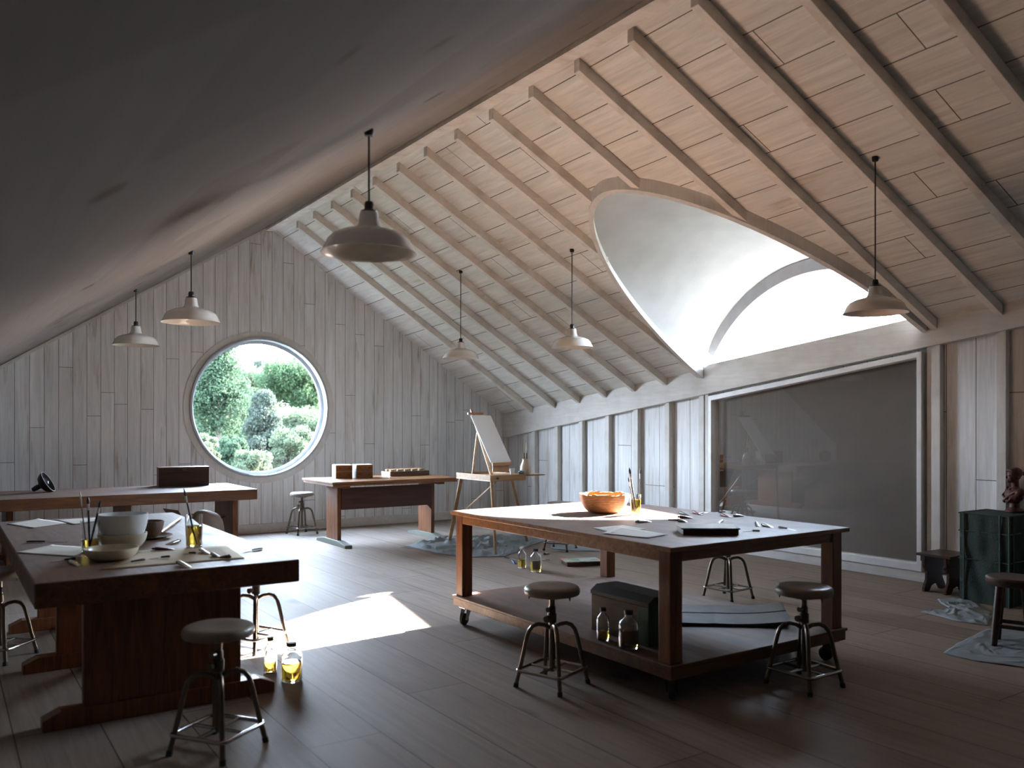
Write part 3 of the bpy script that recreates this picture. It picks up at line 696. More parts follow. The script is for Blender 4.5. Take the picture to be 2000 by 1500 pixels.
# jug and brushes
jg = thing('pottery_jug', 'pale stoneware jug of brushes on the side tray of the easel', 'jug', (6.41, 9.12, 1.0))
MB().lathe([(.001, 0), (.055, 0), (.062, .01), (.075, .06), (.07, .11), (.048, .16), (.04, .185), (.048, .205), (.044, .205), (.036, .185), (.044, .155), (.064, .11), (.068, .06), (.055, .015), (.001, .012)], 28).build('jug_body', M['cream'], jg, smooth=True)
def brush(loc, tip, lab, mat=None, grp=None, r=.006, flip=False, bristle=None):
    a, b = Vector(loc), Vector(tip); d = b-a; Ln = d.length
    t = thing('paint_brush', lab, 'brush', a, 0, grp)
    pt = lambda k: d*k
    MB().tube([pt(0), pt(.05), pt(.4), pt(.74)], [r*.4, r*.6, r, r*.8], 8).build('handle', mat or M['black'], t, smooth=True)
    MB().tube([pt(.74), pt(.86)], [r*.9, r*1.1], 8).build('ferrule', M['tin'], t, smooth=True)
    MB().tube([pt(.86), pt(.93), pt(1)], [r*1.1, r*1.25, r*.2], 8).build('bristles', bristle or M['cream'], t, smooth=True)
    return t
for i, (dx, dy, h, l) in enumerate([(-.028, .0, .365, 'black handled brush in the jug, leaning left'), (.012, -.01, .36, 'black handled brush in the jug, upright one'), (.035, .02, .40, 'thin pale brush in the jug, rightmost and tallest')]):
    brush((6.41+dx*.3, 9.12+dy, 1.014), (6.41+dx, 9.12+dy*1.5, 1.014+h), l, M['black'] if i < 2 else M['wood_light'], None, .008)
def cup(loc, r, h, mat, lab, name='small_cup', cat='cup'):
    o = MB().lathe([(.001, 0), (r*.75, 0), (r, h), (r*.93, h), (r*.7, .005), (.001, .004)], 20).build(name, mat, smooth=True); o.location = loc; return tag(o, lab, cat)
cup((6.18, 9.10, 1.008), .035, .075, M['white_glaze'], 'small white paint cup on the easel box beneath the canvas')
blob('paint_rag', 'crumpled blue spattered rag beside the jug on the easel', 'rag', (6.30, 9.06, 1.008), (.045, .035, .028), simple('blue spattered rag', (.16, .25, .33), .8, bscale=60), .012, 30)

# ------------------------------------------------------------------ cloths
def cloth(name, pts, lab, cat='cloth', amp=.03, seed=0, rings_=34, mat=None):
    w = [P(x, y) for x, y in pts]; q = []
    for i in range(len(w)):
        a, b = w[i], w[(i+1) % len(w)]
        for k in range(12): q.append(a.lerp(b, k/12))
    c = sum(q, Vector())/len(q); vs = []; fs = []; n = len(q)
    for j in range(rings_+1):
        s = 1-j/(rings_+.5)
        for p in q:
            d = c+(p-c)*s; nn = noise.noise(Vector((d.x*3.2, d.y*3.2, seed)))+.5*noise.noise(Vector((d.x*9, d.y*9, seed+5)))
            edge = min(1, j/2.5)
            rg = max(0, 1-abs(noise.noise(Vector((d.x*4.1+seed, d.y*4.1, 3))))*7)+.6*max(0, 1-abs(noise.noise(Vector((d.x*8, d.y*8+seed, 8))))*6)
            h = .004+(max(0, nn)*.8+rg*.55)*amp*edge
            if j == 0: h = .003+.006*max(0, noise.noise(Vector((d.x*12, d.y*12, seed+9))))
            vs.append(Vector((d.x+.03*noise.noise(Vector((d.x*5, d.y*5, seed+2))), d.y+.03*noise.noise(Vector((d.x*5, d.y*5, seed+3))), h)))
    for j in range(rings_):
        for k in range(n): fs.append((j*n+k, j*n+(k+1) % n, (j+1)*n+(k+1) % n, (j+1)*n+k))
    fs.append(tuple(rings_*n+k for k in range(n)))
    o = MB().add(vs, fs).build(name, mat or M['cloth'], smooth=True)
    sm = o.modifiers.new('thick', 'SOLIDIFY'); sm.thickness = .003; sm.offset = 1
    return tag(o, lab, cat)
cloth('drop_cloth', [(793, 1066), (862, 1054), (930, 1051), (1000, 1046), (1060, 1047), (1068, 1056), (1030, 1068), (985, 1088), (905, 1089), (850, 1080)], 'crumpled grey drop cloth on the floor under the box easel', amp=.06, seed=1)
cloth('drop_cloth', [(1072, 1060), (1110, 1053), (1150, 1058), (1196, 1070), (1188, 1077), (1130, 1077), (1080, 1073)], 'flat grey drop cloth on the floor beyond the rolling table', amp=.012, seed=4)
cloth('drop_cloth', [(1798, 1196), (1848, 1188), (1834, 1172), (1862, 1168), (1897, 1176), (1935, 1198), (1930, 1222), (1868, 1214)], 'small crumpled grey cloth on the floor before the dark bench', amp=.025, seed=7)
cloth('drop_cloth', [(1838, 1276), (1925, 1230), (2040, 1228), (2080, 1300), (2000, 1304), (1905, 1292)], 'larger grey cloth on the floor under the wooden stool', amp=.012, seed=9)

# ------------------------------------------------------------------ bench, wooden stool, pedestal, bust
bn = thing('small_bench', 'small dark wooden bench with cut out legs beside the big window', 'bench', (8.07, 4.37, 0))
MB().box(-.02, .42, -.02, .33, .355, .38).box(.01, .39, .01, .03, .30, .355).box(.01, .39, .28, .30, .30, .355).build('seat', M['wood_black'], bn, bevel=.003)
def bl(y, nm='leg'):
    pts = []; prof = [(0, 0), (.10, 0), (.13, .045), (.19, .06), (.25, .045), (.28, 0), (.38, 0), (.38, .04), (.33, .12), (.34, .20), (.38, .26), (.38, .31), (0, .31), (0, .26), (.04, .20), (.05, .12), (0, .04)]
    MB().prism([(x, y, z+.0) for x, z in prof], (0, .03, 0)).build(nm, M['wood_black'], bn, bevel=.003)
for y in (.01, .27):
    prof = [(0, 0), (.09, 0), (.13, .05), (.19, .065), (.25, .05), (.29, 0), (.38, 0), (.38, .04), (.33, .12), (.33, .20), (.38, .26), (.38, .355), (0, .355), (0, .26), (.05, .20), (.05, .12), (0, .04)]
    MB().prism([(x, y+.021 if y < .1 else y-.021, z) for x, z in prof], (0, .028, 0)).build('leg', M['wood_black'], bn, bevel=.003)
ws = thing('wooden_stool', 'round topped dark wooden stool at the right edge of the picture', 'stool', (6.65, 3.12, .004), R(20))
MB().lathe([(.001, .45), (.17, .45), (.18, .46), (.185, .50), (.175, .512), (.15, .508), (.10, .50), (.001, .498)], 36).build('seat', M['wood_black'], ws, smooth=True)
for k in range(4):
    a = R(45+90*k); c, s_ = math.cos(a), math.sin(a)
    MB().tube([(.115*c, .115*s_, .45), (.165*c, .165*s_, .0)], [.028, .024], 12).build('leg', M['wood_black'], ws, smooth=True)
    b_ = R(135+90*k); MB().bar((.148*c, .148*s_, .15), (.148*math.cos(b_), .148*math.sin(b_), .15), .018, .028).build('stretcher', M['wood_black'], ws, bevel=.003)

pd = thing('covered_crate', 'tall crate covered in dark green fabric with corded edges, carrying the bust', 'crate', (7.97, 3.78, 0))
cw, cd, chh = .50, .44, .825
mb = MB(); nx = 14
def face(o, a, b, n1, n2, nn, amp):
    vs = []; fs = []
    for i in range(n1+1):
        for j in range(n2+1):
            p = Vector(o)+Vector(a)*i/n1+Vector(b)*j/n2
            e = math.sin(math.pi*i/n1)*min(1, 4*math.sin(math.pi*j/n2)+.25)
            p += Vector(nn)*amp*e*(noise.noise(Vector((p.x*9+3, p.y*9, p.z*4)))+.15); vs.append(p)
    for i in range(n1):
        for j in range(n2): q_ = i*(n2+1)+j; fs.append((q_, q_+1, q_+n2+2, q_+n2+1))
    mb.add(vs, fs)
face((0, 0, 0), (0, cd, 0), (0, 0, chh), 14, 28, (-1, 0, 0), .035); face((0, 0, 0), (cw, 0, 0), (0, 0, chh), 14, 28, (0, -1, 0), .035)
face((0, cd, 0), (cw, 0, 0), (0, 0, chh), 8, 16, (0, 1, 0), .01); face((cw, 0, 0), (0, cd, 0), (0, 0, chh), 8, 16, (1, 0, 0), .01)
face((0, 0, chh), (cw, 0, 0), (0, cd, 0), 10, 10, (0, 0, 1), .0)
mb.build('fabric_cover', M['green_cloth'], pd, smooth=True)
mb = MB()
for z in (.40, .66, chh): mb.tube([(-.012, -.012, z), (cw-.01, -.012, z), (cw-.01, cd, z), (-.012, cd, z)], .007, 8, close=True)
for x, y in ((-.01, -.01), (-.012, cd*.9), (.06, -.012), (-.012, .07), (cw*.55, -.012)): mb.tube([(x, y, .0), (x-.004, y-.004, chh*.5), (x, y, chh)], .008, 8)
mb.build('cord_piping', M['green_rib'], pd, smooth=True)

def bust():
    t = thing('bust_sculpture', 'dark terracotta bust of a woman with a hair bun on the green crate', 'sculpture', (8.40, 3.93, .828), R(-42))
    # local: faces -x (towards picture left)
    mb = MB()
    mb.lathe([(.001, 0), (.075, 0), (.078, .015), (.06, .03), (.045, .045), (.04, .08), (.05, .105), (.001, .11)], 28)
    mb.ell((0, 0, .155), (.075, .105, .07))                      # chest
    mb.ell((-.025, -.04, .145), (.045, .04, .042)); mb.ell((-.025, .04, .145), (.045, .04, .042))
    mb.ell((.005, -.095, .185), (.045, .04, .04)); mb.ell((.005, .095, .185), (.045, .04, .04))   # shoulders
    mb.ell((0, 0, .20), (.05, .085, .035))
    mb.tube([(0, 0, .19), (.006, 0, .235), (.0, 0, .29)], [.042, .031, .034], 16)              # neck
    mb.ell((-.002, 0, .342), (.058, .047, .060))                 # skull
    mb.ell((-.026, 0, .315), (.036, .036, .045))                 # face
    mb.ell((-.048, 0, .281), (.015, .016, .013))                 # chin
    mb.ell((-.062, 0, .317), (.012, .007, .017), Matrix.Rotation(R(-22), 3, 'Y'))      # nose
    mb.ell((-.058, 0, .298), (.008, .014, .004)); mb.ell((-.058, 0, .291), (.008, .012, .004))
    mb.ell((-.050, -.016, .335), (.010, .014, .005)); mb.ell((-.050, .016, .335), (.010, .014, .005))
    mb.ell((.006, -.046, .322), (.010, .005, .014)); mb.ell((.006, .046, .322), (.010, .005, .014))
    mb.tube([(-.05, -.03, .215), (-.06, .0, .195), (-.045, .05, .22), (-.02, .08, .225)], .008, 8)
    mb.tube([(-.03, -.10, .20), (-.075, -.03, .14), (-.08, .03, .10), (-.05, .08, .085)], .010, 8)
    mb.tube([(-.02, -.09, .17), (-.065, -.04, .11), (-.055, .02, .085)], .010, 8)
    mb.tube([(-.03, .09, .19), (-.08, .05, .15), (-.075, .0, .12)], .009, 8)
    o = mb.build('figure', M['terracotta'], t, smooth=True)
    r = o.modifiers.new('rm', 'REMESH'); r.mode = 'VOXEL'; r.voxel_size = .0035; r.use_smooth_shade = True
    hb = MB(); hb.ell((.012, 0, .358), (.056, .052, .052)); hb.ell((.092, 0, .352), (.028, .026, .023)); hb.ell((.064, 0, .352), (.022, .018, .016))
    for k in range(7):
        a = R(-75+25*k); hb.ell((-.030-.016*math.cos(a*1.1), .044*math.sin(a), .372+.014*math.cos(a)), (.016, .014, .013))
    h = hb.build('hair', M['terracotta'], t, smooth=True); r = h.modifiers.new('rm', 'REMESH'); r.mode = 'VOXEL'; r.voxel_size = .0035; r.use_smooth_shade = True
    t.scale = (1.06, 1.06, 1.03)
bust()

# ------------------------------------------------------------------ bottles
def bottle(loc, r, h, fill, lab, cap=None, label=False):
    t = thing('oil_bottle', lab, 'bottle', loc)
    s_ = h*.62; rn = r*.38
    o = [(.001, 0), (r*.92, 0), (r, .008), (r, s_), (r*.93, s_+.02), (r*.6, h*.78), (rn, h*.84), (rn, h*.93)]
    i = [(rn-.003, h*.93), (rn-.003, h*.84), (r*.6-.003, h*.775), (r*.93-.004, s_+.016), (r-.004, s_), (r-.004, .012), (.001, .010)]
    MB().lathe(o+i, 32).build('glass_body', M['glass'], t, smooth=True)
    MB().lathe([(.001, .0115), (r-.006, .0125), (r-.0046, .016), (r-.0046, h*fill), (.001, h*fill)], 28).build('oil', M['oil'], t, smooth=True)
    MB().lathe([(.001, h*.935), (rn+.004, h*.90), (rn+.005, h*.90), (rn+.005, h), (rn, h*1.005), (.001, h*1.005)], 20).build('cap', cap or M['black'], t, smooth=True)
    if label:
        mb = MB(); n = 10; vs = []
        for k in range(n+1):
            a = R(205+k*9); vs += [((r+.0008)*math.cos(a), (r+.0008)*math.sin(a), h*.12), ((r+.0008)*math.cos(a), (r+.0008)*math.sin(a), h*.5)]
        mb.add(vs, [(2*k, 2*k+2, 2*k+3, 2*k+1) for k in range(n)]).build('paper_label', M['label'], t)
    return t
b1 = P(573, 1331); b2 = P(531, 1315)
bottle((b1.x, b1.y+.03, 0), .066, .245, .50, 'wide bottle half full of amber oil on the floor by the sunlit patch', M['brown_clay'])
bottle((b2.x, b2.y+.03, 0), .042, .235, .32, 'slim bottle with a little amber oil beside the trestle foot', M['brown_clay'])
bottle((3.625, 4.27, .235), .042, .21, .30, 'slim black capped bottle on the shelf before the green chest')
bottle((3.635, 4.03, .235), .064, .235, .45, 'wide black capped bottle on the shelf beside the table leg', None, True)
b3 = P(1024, 1110); b4 = P(1046, 1116)
bottle((b3.x, b3.y+.05, 0), .050, .24, .42, 'clear bottle of oil with pale stopper on the floor behind, left one of a pair', M['white_glaze'])
bottle((b4.x, b4.y, 0), .064, .255, .46, 'labelled bottle of oil with dark cap on the floor behind, right one of a pair', None, True)

# ------------------------------------------------------------------ chest and boards on the shelf
gc = thing('storage_chest', 'worn green and brown chest with chamfered lid on the rolling table shelf', 'chest', (3.74, 3.96, .235))
MB().box(0, .28, 0, .57, 0, .25).build('chest_body', wood('worn brown chest', (.03, .018, .01), (.075, .042, .02), .6, 'y', 1), gc, bevel=.004)
MB().box(-.004, .284, -.004, .10, .0, .25).build('corner_panel', M['green_paint'], gc, bevel=.003)['label'] = 'green painted end panel'
MB().prism([(-.005, -.006, .25), (.285, -.006, .25), (.285, -.006, .275), (.235, -.006, .312), (.05, -.006, .312), (-.005, -.006, .275)], (0, .582, 0)).build('lid', simple('dark green grey lid', (.035, .04, .032), .6), gc, bevel=.004)
def warped(z, c4, lab, th=.02, cur=.03):
    vs = []; fs = []; n = 12; a, b, c, d = [Vector(x) for x in c4]
    for i in range(n+1):
        t = i/n; l = a.lerp(b, t); r_ = d.lerp(c, t); h = z+cur*(2*t-1)**2*(1 if t > .3 else .16/1)*.9
        for p in (l, r_): vs += [(p.x, p.y, h), (p.x, p.y, h+th)]
    for i in range(n):
        o = 4*i; fs += [(o, o+4, o+6, o+2), (o+1, o+3, o+7, o+5), (o, o+1, o+5, o+4), (o+2, o+6, o+7, o+3)]
    fs += [(0, 2, 3, 1), (4*n, 4*n+1, 4*n+3, 4*n+2)]
    return tag(MB().add(vs, fs).build('loose_board', M['plankgrey'], bevel=.002), lab, 'board')
q1, q2, q3, q4 = P(1322, 1222, .236), P(1545, 1226, .236), P(1528, 1188, .236), P(1322, 1186, .236)
m1, m2 = q1.lerp(q4, .52), q2.lerp(q3, .52)
warped(.2355, (q1, q2, m2, m1), 'grey warped board lying on the shelf, nearer one')
m1, m2 = q1.lerp(q4, .56), q2.lerp(q3, .56)
warped(.2355, (m1, m2, q3, q4), 'grey warped board lying on the shelf, farther one')

# ------------------------------------------------------------------ things on the tables
def bowl(name, lab, loc, r, h, mat, th=.008, base=.45, cat='bowl', wav=0, n=48, rows=None, rot=None):
    prof = []; K = 10
    for k in range(K+1):
        a = k/K; prof.append((r*(base+(1-base)*math.sin(a*math.pi/2)**.9), h*(1-math.cos(a*math.pi/2))**.85 if k else 0))
    inner = [(max(.001, x-th), z+(th*.8 if k < 3 else 0)) for k, (x, z) in enumerate(prof)][::-1]
    o = MB().lathe([(.001, 0)]+prof+inner+[(.001, th*.8)], n)
    if wav:
        for v in o.v:
            a = math.atan2(v.y, v.x); t = max(0, v.z/h); v.z += wav*t**3*(math.sin(a*23)*.35+math.sin(a*5+1)*.5+math.sin(a*11)*.3); 
            k = 1+t*.025*math.sin(a*9); v.x *= k; v.y *= k
    ob = o.build(name, mat, smooth=True); ob.location = loc
    if rot: ob.rotation_euler = rot
    return tag(ob, lab, cat)
bowl('woven_basket', 'round woven straw bowl basket in the sunlight on the rolling table', tuple(P(1180, 1001, .935)), .20, .155, M['basket'], .012, .5, 'basket', .007, 96)
s = P(240, 1073, .85)
bowl('cream_bowl', 'cream bowl at the bottom of the stack on the trestle table', (s.x, s.y, .85), .145, .105, M['cream'], .007, .42)
bowl('white_bowl', 'tall white bowl on top of the stack on the trestle table', (s.x, s.y, .884), .150, .195, M['white_glaze'], .007, .38)
s = P(217, 1093, .85)
bowl('cream_dish', 'shallow cream bowl in front of the stacked bowls', (s.x, s.y, .85), .152, .072, M['cream'], .007, .45)
s = P(291, 1051, .85)
pl = MB().lathe([(.001, 0), (.10, 0), (.155, .018), (.155, .022), (.10, .006), (.001, .006)], 36).build('clay_plate', M['brown_clay'], smooth=True); pl.location = (s.x, s.y, .85); tag(pl, 'shallow brown plate under the small brown bowl', 'plate')
bowl('brown_bowl', 'small dark brown bowl right of the stacked bowls', (s.x, s.y, .8565), .10, .115, M['brown_clay'], .007, .42)

def tumbler(loc, r, h, fill, lab):
    t = thing('glass_tumbler', lab, 'glass', loc)
    MB().lathe([(.001, 0), (r*.86, 0), (r, h), (r-.003, h), (r*.86-.003, .012), (.001, .012)], 32).build('glass_body', M['glass'], t, smooth=True)
    rf = r*.86+(r*.14)*fill
    MB().lathe([(.001, .0135), (r*.86-.005, .0135), (rf-.0042, h*fill), (.001, h*fill)], 28).build('oil', M['oil'], t, smooth=True)
    return t
s1 = P(379, 1069, .85); tumbler(s1, .056, .215, .66, 'tall glass of amber oil with one brush on the trestle table')
brush(s1+Vector((.012, -.01, .02)), Vector((s1.x-.05, s1.y+.06, 1.235)), 'dark brush standing in the tall glass of oil', M['black'], None, .006, bristle=M['black'])
s2 = P(176, 1079, .85); tumbler(s2, .056, .20, .42, 'glass of brushes left of the stacked bowls')
brush(s2+Vector((-.02, 0, .02)), Vector((s2.x-.055, s2.y+.02, 1.235)), 'thin wooden brush in the glass by the bowls, leftmost', M['wood_mid'], None, .004)
brush(s2+Vector((0, .01, .02)), Vector((s2.x-.01, s2.y+.02, 1.20)), 'black brush upright in the glass by the bowls', M['black'], None, .007, bristle=M['black'])
brush(s2+Vector((-.01, -.02, .02)), Vector((s2.x+.055, s2.y-.035, 1.175)), 'black brush in the glass leaning towards the bowls', M['black'], None, .007, bristle=M['black'])
s3 = P(1242, 1005, .935); tumbler(s3, .046, .16, .75, 'glass of amber oil with three brushes beside the basket')
brush(s3+Vector((-.01, .0, .02)), Vector((s3.x-.055, s3.y+.03, 1.235)), 'short black brush beside the basket, leftmost of the three', M['black'], None, .005, bristle=M['black'])
brush(s3+Vector((.01, .01, .02)), Vector((s3.x-.035, s3.y+.04, 1.31)), 'thick black brush beside the basket, middle of the three', M['black'], None, .007, bristle=M['black'])
brush(s3+Vector((.01, -.012, .02)), Vector((s3.x+.05, s3.y+.0, 1.31)), 'thin black brush beside the basket, rightmost of the three', M['black'], None, .004, bristle=M['black'])

def sheet(pts, z, lab, mat, name='paper_sheet', curl=.004, off=0.0):
    w = [P(x, y, z) for x, y in pts]; a, b, c, d = w; n = 10; vs = []; fs = []
    for i in range(n+1):
        for j in range(n+1):
            p = a.lerp(b, i/n).lerp(d.lerp(c, i/n), j/n)
            e = (abs(i/n-.5)*2)**6*.8+(abs(j/n-.5)*2)**6*.8
            vs.append(Vector((p.x, p.y, z+.0006+off+curl*e*(.5+.5*noise.noise(Vector((p.x*9, p.y*9, z*7)))))))
    for i in range(n):
        for j in range(n): o = i*(n+1)+j; fs.append((o, o+1, o+n+2, o+n+1))
    o = MB().add(vs, fs).build(name, mat, smooth=True); sm = o.modifiers.new('thick', 'SOLIDIFY'); sm.thickness = .0012; sm.offset = 1
    return tag(o, lab, 'paper')
sheet([(14, 1024), (62, 1032), (135, 1022), (75, 1014)], .85, 'white paper sheet at the far left of the trestle table', M['paper'])
sheet([(110, 1017), (142, 1025), (212, 1017), (190, 1012)], .85, 'white paper sheet behind the glass of brushes', M['paper'], off=.0018)
sheet([(30, 1080), (160, 1089), (182, 1070), (102, 1065)], .85, 'white paper sheet left of the shallow cream bowl', M['paper'])
sheet([(195, 1114), (478, 1091), (442, 1067), (262, 1077)], .85, 'long brown paper sheet along the near edge of the trestle table', M['kraft'], curl=.003)
sheet([(1160, 1032), (1196, 1042), (1262, 1034), (1216, 1027)], .935, 'grey paper sheet on the rolling table, partly covered by another', M['paper'])
sheet([(1176, 1043), (1266, 1052), (1304, 1045), (1212, 1030)], .935, 'grey paper sheet lying on top near the table edge', M['paper'], off=.002)

def tube_item(p0, p1, z, c, lab, grp, r=.011, lift=0.0):
    a, b = P(*p0, z), P(*p1, z); d = (b-a); d.z = 0; L_ = max(.06, min(d.length, .16)); ang = math.atan2(d.y, d.x)
    t = thing('paint_tube', lab, 'paint tube', (a.x, a.y, z+lift), ang, grp)
    mb = MB(); n = 12; m = 7; vs = []; fs = []
    for i in range(m+1):
        x = L_*(.16+.84*i/m); k = i/m; w = r*(1+.35*k); h = r*(1-k)**.7*1.0+.0012
        for q_ in range(n):
            a_ = 2*math.pi*q_/n; vs.append((x, w*math.cos(a_), r+0+h*math.sin(a_)-(r-h)*1.0))
    for i in range(m):
        for q_ in range(n): fs.append((i*n+q_, i*n+(q_+1) % n, (i+1)*n+(q_+1) % n, (i+1)*n+q_))
    fs += [tuple(range(n))[::-1], tuple(m*n+q_ for q_ in range(n))]
    mb.add(vs, fs).build('tube_body', c, t, smooth=True)
    MB().tube([(0, 0, r*.95), (L_*.13, 0, r*.95), (L_*.16, 0, r)], [r*.62, r*.7, r*.5], 10).build('cap', M['black'], t, smooth=True)
    return t
def knife_item(p0, p1, z, lab, grp, hm=None, lift=0.0):
    a, b = P(*p0, z), P(*p1, z); d = b-a; L_ = max(.1, min(d.length, .26)); ang = math.atan2(d.y, d.x)
    t = thing('palette_knife', lab, 'knife', (a.x, a.y, z+lift), ang, grp)
    MB().tube([(0, 0, .007), (L_*.1, 0, .008), (L_*.45, 0, .007)], [.005, .0068, .005], 8).build('handle', hm or M['wood_dark'], t, smooth=True)
    MB().prism([(L_*.45, -.002, .006), (L_*.55, -.002, .005), (L_*.6, -.009, .002), (L_*.9, -.009, .001), (L_, 0, .001), (L_*.9, .009, .001), (L_*.6, .009, .002), (L_*.55, .002, .005), (L_*.45, .002, .006)], (0, 0, .0012)).build('blade', M['tin'], t)
    return t
G1, G2 = 'paint tubes and knives on the rolling table', 'paint tubes and knives on the trestle table'
T = tube_item; K = knife_item; zz = .935
T((1242, 1022), (1270, 1019), zz, M['tin'], 'silver paint tube between the oil glass and the paper sheets', G1)
K((1322, 1018), (1285, 1016), zz, 'pale bladed palette knife just right of the sunlit patch', G1)
T((1322, 1019), (1342, 1020), zz, M['tin'], 'silver tube left of the paint box, next to the knife', G1)
T((1326, 1003), (1352, 1008), zz, MP[0], 'teal paint tube at the back left of the scattered tubes', G1)
T((1323, 1012), (1353, 1013), zz, MP[6], 'dark plum paint tube in front of the teal one', G1)
T((1353, 1002), (1370, 1006), zz, MP[1], 'dark red paint tube right of the teal one', G1)
K((1364, 1006), (1384, 1000), zz, 'brown handled knife lying behind the paint box', G1, M['wood_dark'])
K((1417, 1001), (1390, 1002), zz, 'silver knife with black end near the back edge', G1, M['black'])
T((1433, 1010), (1452, 1008), zz, M['tin'], 'crumpled silver tube nearest the window at the back', G1)
T((1407, 1007), (1436, 1013), zz, MP[1], 'maroon paint tube pointing at the table end, behind the paint box', G1)
T((1412, 1019), (1402, 1022), zz, M['tin'], 'tiny silver tube behind the paint box', G1, .008)
T((1476, 1024), (1484, 1032), zz, MP[0], 'dark blue green tube right of the paint box', G1)
T((1488, 1027), (1508, 1031), zz, M['tin'], 'bright silver tube gleaming right of the paint box', G1)
K((1484, 1039), (1452, 1038), zz, 'black knife lying at the right end of the paint box', G1, M['black'])
K((1521, 1031), (1556, 1037), zz, 'dark knife alone near the right edge of the rolling table', G1, M['black'])
zz = .85
K((148, 1093), (98, 1098), zz, 'silver knife with black grip at the near left corner', G2, M['black'])
T((134, 1100), (156, 1106), zz, M['tin'], 'small silver tube under the black gripped knife', G2)
K((52, 1060), (160, 1058), zz, 'long dark knife with black handle before the papers', G2, M['black'])
zz2 = .8525
T((346, 1102), (385, 1113), zz2, M['tin'], 'white paint tube at the near edge of the brown paper', G2, .012)
K((283, 1095), (222, 1104), zz2, 'dark ended knife on the brown paper before the shallow bowl', G2, M['black'])
K((332, 1089), (292, 1092), zz2, 'small dark knife in the middle of the brown paper', G2, M['black'])
K((382, 1082), (358, 1081), zz2, 'small dark brush like knife right of the tall glass', G2, M['black'])
T((390, 1077), (408, 1083), zz2, M['tin'], 'curled white tube on the brown paper right of the tall glass', G2)
T((412, 1085), (428, 1089), zz2, MP[3], 'pale tube lying between the curled tube and the dark one', G2)
T((450, 1091), (432, 1088), zz2, MP[6], 'dark tube near the right end of the brown paper', G2)
K((512, 1073), (468, 1080), zz, 'pale palette knife with black tip at the right end of the trestle table', G2, M['paper'])
T((297, 1074), (340, 1074), zz2, MP[1], 'dark purple tube behind the brown paper', G2, .009)
T((352, 1059), (326, 1064), zz, M['tin'], 'silver tube with round black cap left of the tall glass', G2)
a, b = P(314, 1044, .85), P(352, 1016, .85)
tag(MB().tube([a+Vector((0, 0, .014)), a.lerp(b, .5)+Vector((0, 0, .016)), b+Vector((0, 0, .014))], [.010, .014, .012], 12).build('wooden_dowel', M['wood_mid'], smooth=True), 'round wooden stick pointing away behind the brown bowl', 'stick')

# palette boxes
def paint_box(loc, rz, w, d, h, lab, top):
    t = thing('paint_box', lab, 'paint box', loc, rz)
    MB().box(0, w, 0, d, 0, h*.8).build('box_body', M['wood_black'], t, bevel=.003)
    MB().box(-.012, w+.01, -.004, d+.02, h*.8, h).build('palette', top, t, bevel=.002)
    return t
q = P(1334, 1045, .935); paint_box(q, R(-36), .36, .24, .045, 'dark wooden paint box under a grey green palette on the rolling table', M['palette_grey'])
q = P(1102, 1109, 0); pb = paint_box(q, R(-22), .42, .26, .055, 'open paint box with colourful smeared palette on the floor', M['palette'])
pb.location = P(1108, 1107, 0)
GF = 'paint tubes and brushes on the floor beyond the rolling table'
tube_item((1000, 1098), (1012, 1104), 0, MP[4], 'blue paint tube on the floor left of the two bottles', GF, .016)
knife_item((985, 1090), (1008, 1093), 0, 'black handled knife on the floor at the cloth edge', GF, M['black'])
tube_item((1063, 1084), (1070, 1080), 0, M['tin'], 'pale tube on the floor by the stool leg', GF, .014)
knife_item((1073, 1095), (1058, 1092), 0, 'small pale knife on the floor right of the two bottles', GF, M['black'])

# ------------------------------------------------------------------ outside
def leafmat(name, c1, c2):
    m, nt, b = newmat(name); L = nt.links
    oi = N(nt, 'ShaderNodeTexCoord'); n_ = N(nt, 'ShaderNodeTexNoise'); n_.inputs['Scale'].default_value = 1.4; n_.inputs['Detail'].default_value = 3
    L.new(oi.outputs['Object'], n_.inputs['Vector'])
    mx = N(nt, 'ShaderNodeMix', data_type='RGBA'); mx.inputs['A'].default_value = (*c1, 1); mx.inputs['B'].default_value = (*c2, 1)
    mr = N(nt, 'ShaderNodeMapRange'); mr.inputs['From Min'].default_value = .35; mr.inputs['From Max'].default_value = .65
    L.new(n_.outputs['Fac'], mr.inputs['Value']); L.new(mr.outputs[0], mx.inputs['Factor']); L.new(mx.outputs['Result'], b.inputs['Base Color'])
    b.inputs['Roughness'].default_value = .8; b.inputs['Specular IOR Level'].default_value = .05
    tl = N(nt, 'ShaderNodeBsdfTranslucent'); L.new(mx.outputs['Result'], tl.inputs[0]); ms = N(nt, 'ShaderNodeMixShader'); ms.inputs[0].default_value = .5
    L.new(b.outputs[0], ms.inputs[1]); L.new(tl.outputs[0], ms.inputs[2]); L.new(ms.outputs[0], nt.nodes['Material Output'].inputs[0])
    return m
LM = {'dark': leafmat('dark green leaves', (.016, .028, .017), (.022, .036, .020)),
      'mid': leafmat('mid green leaves', (.019, .034, .017), (.027, .044, .020)),
      'pale': leafmat('pale green leaves', (.032, .042, .024), (.038, .048, .028)),
      'grey': leafmat('grey green twigs', (.024, .031, .024), (.030, .037, .028))}
bark = simple('tree bark', (.06, .045, .035), .9)
def dep(px, v):                      # point on the plane y = v seen at pixel column px
    t = (px-1000)/F; D = v/(CY-SY*t); return D*(SY+CY*t), D
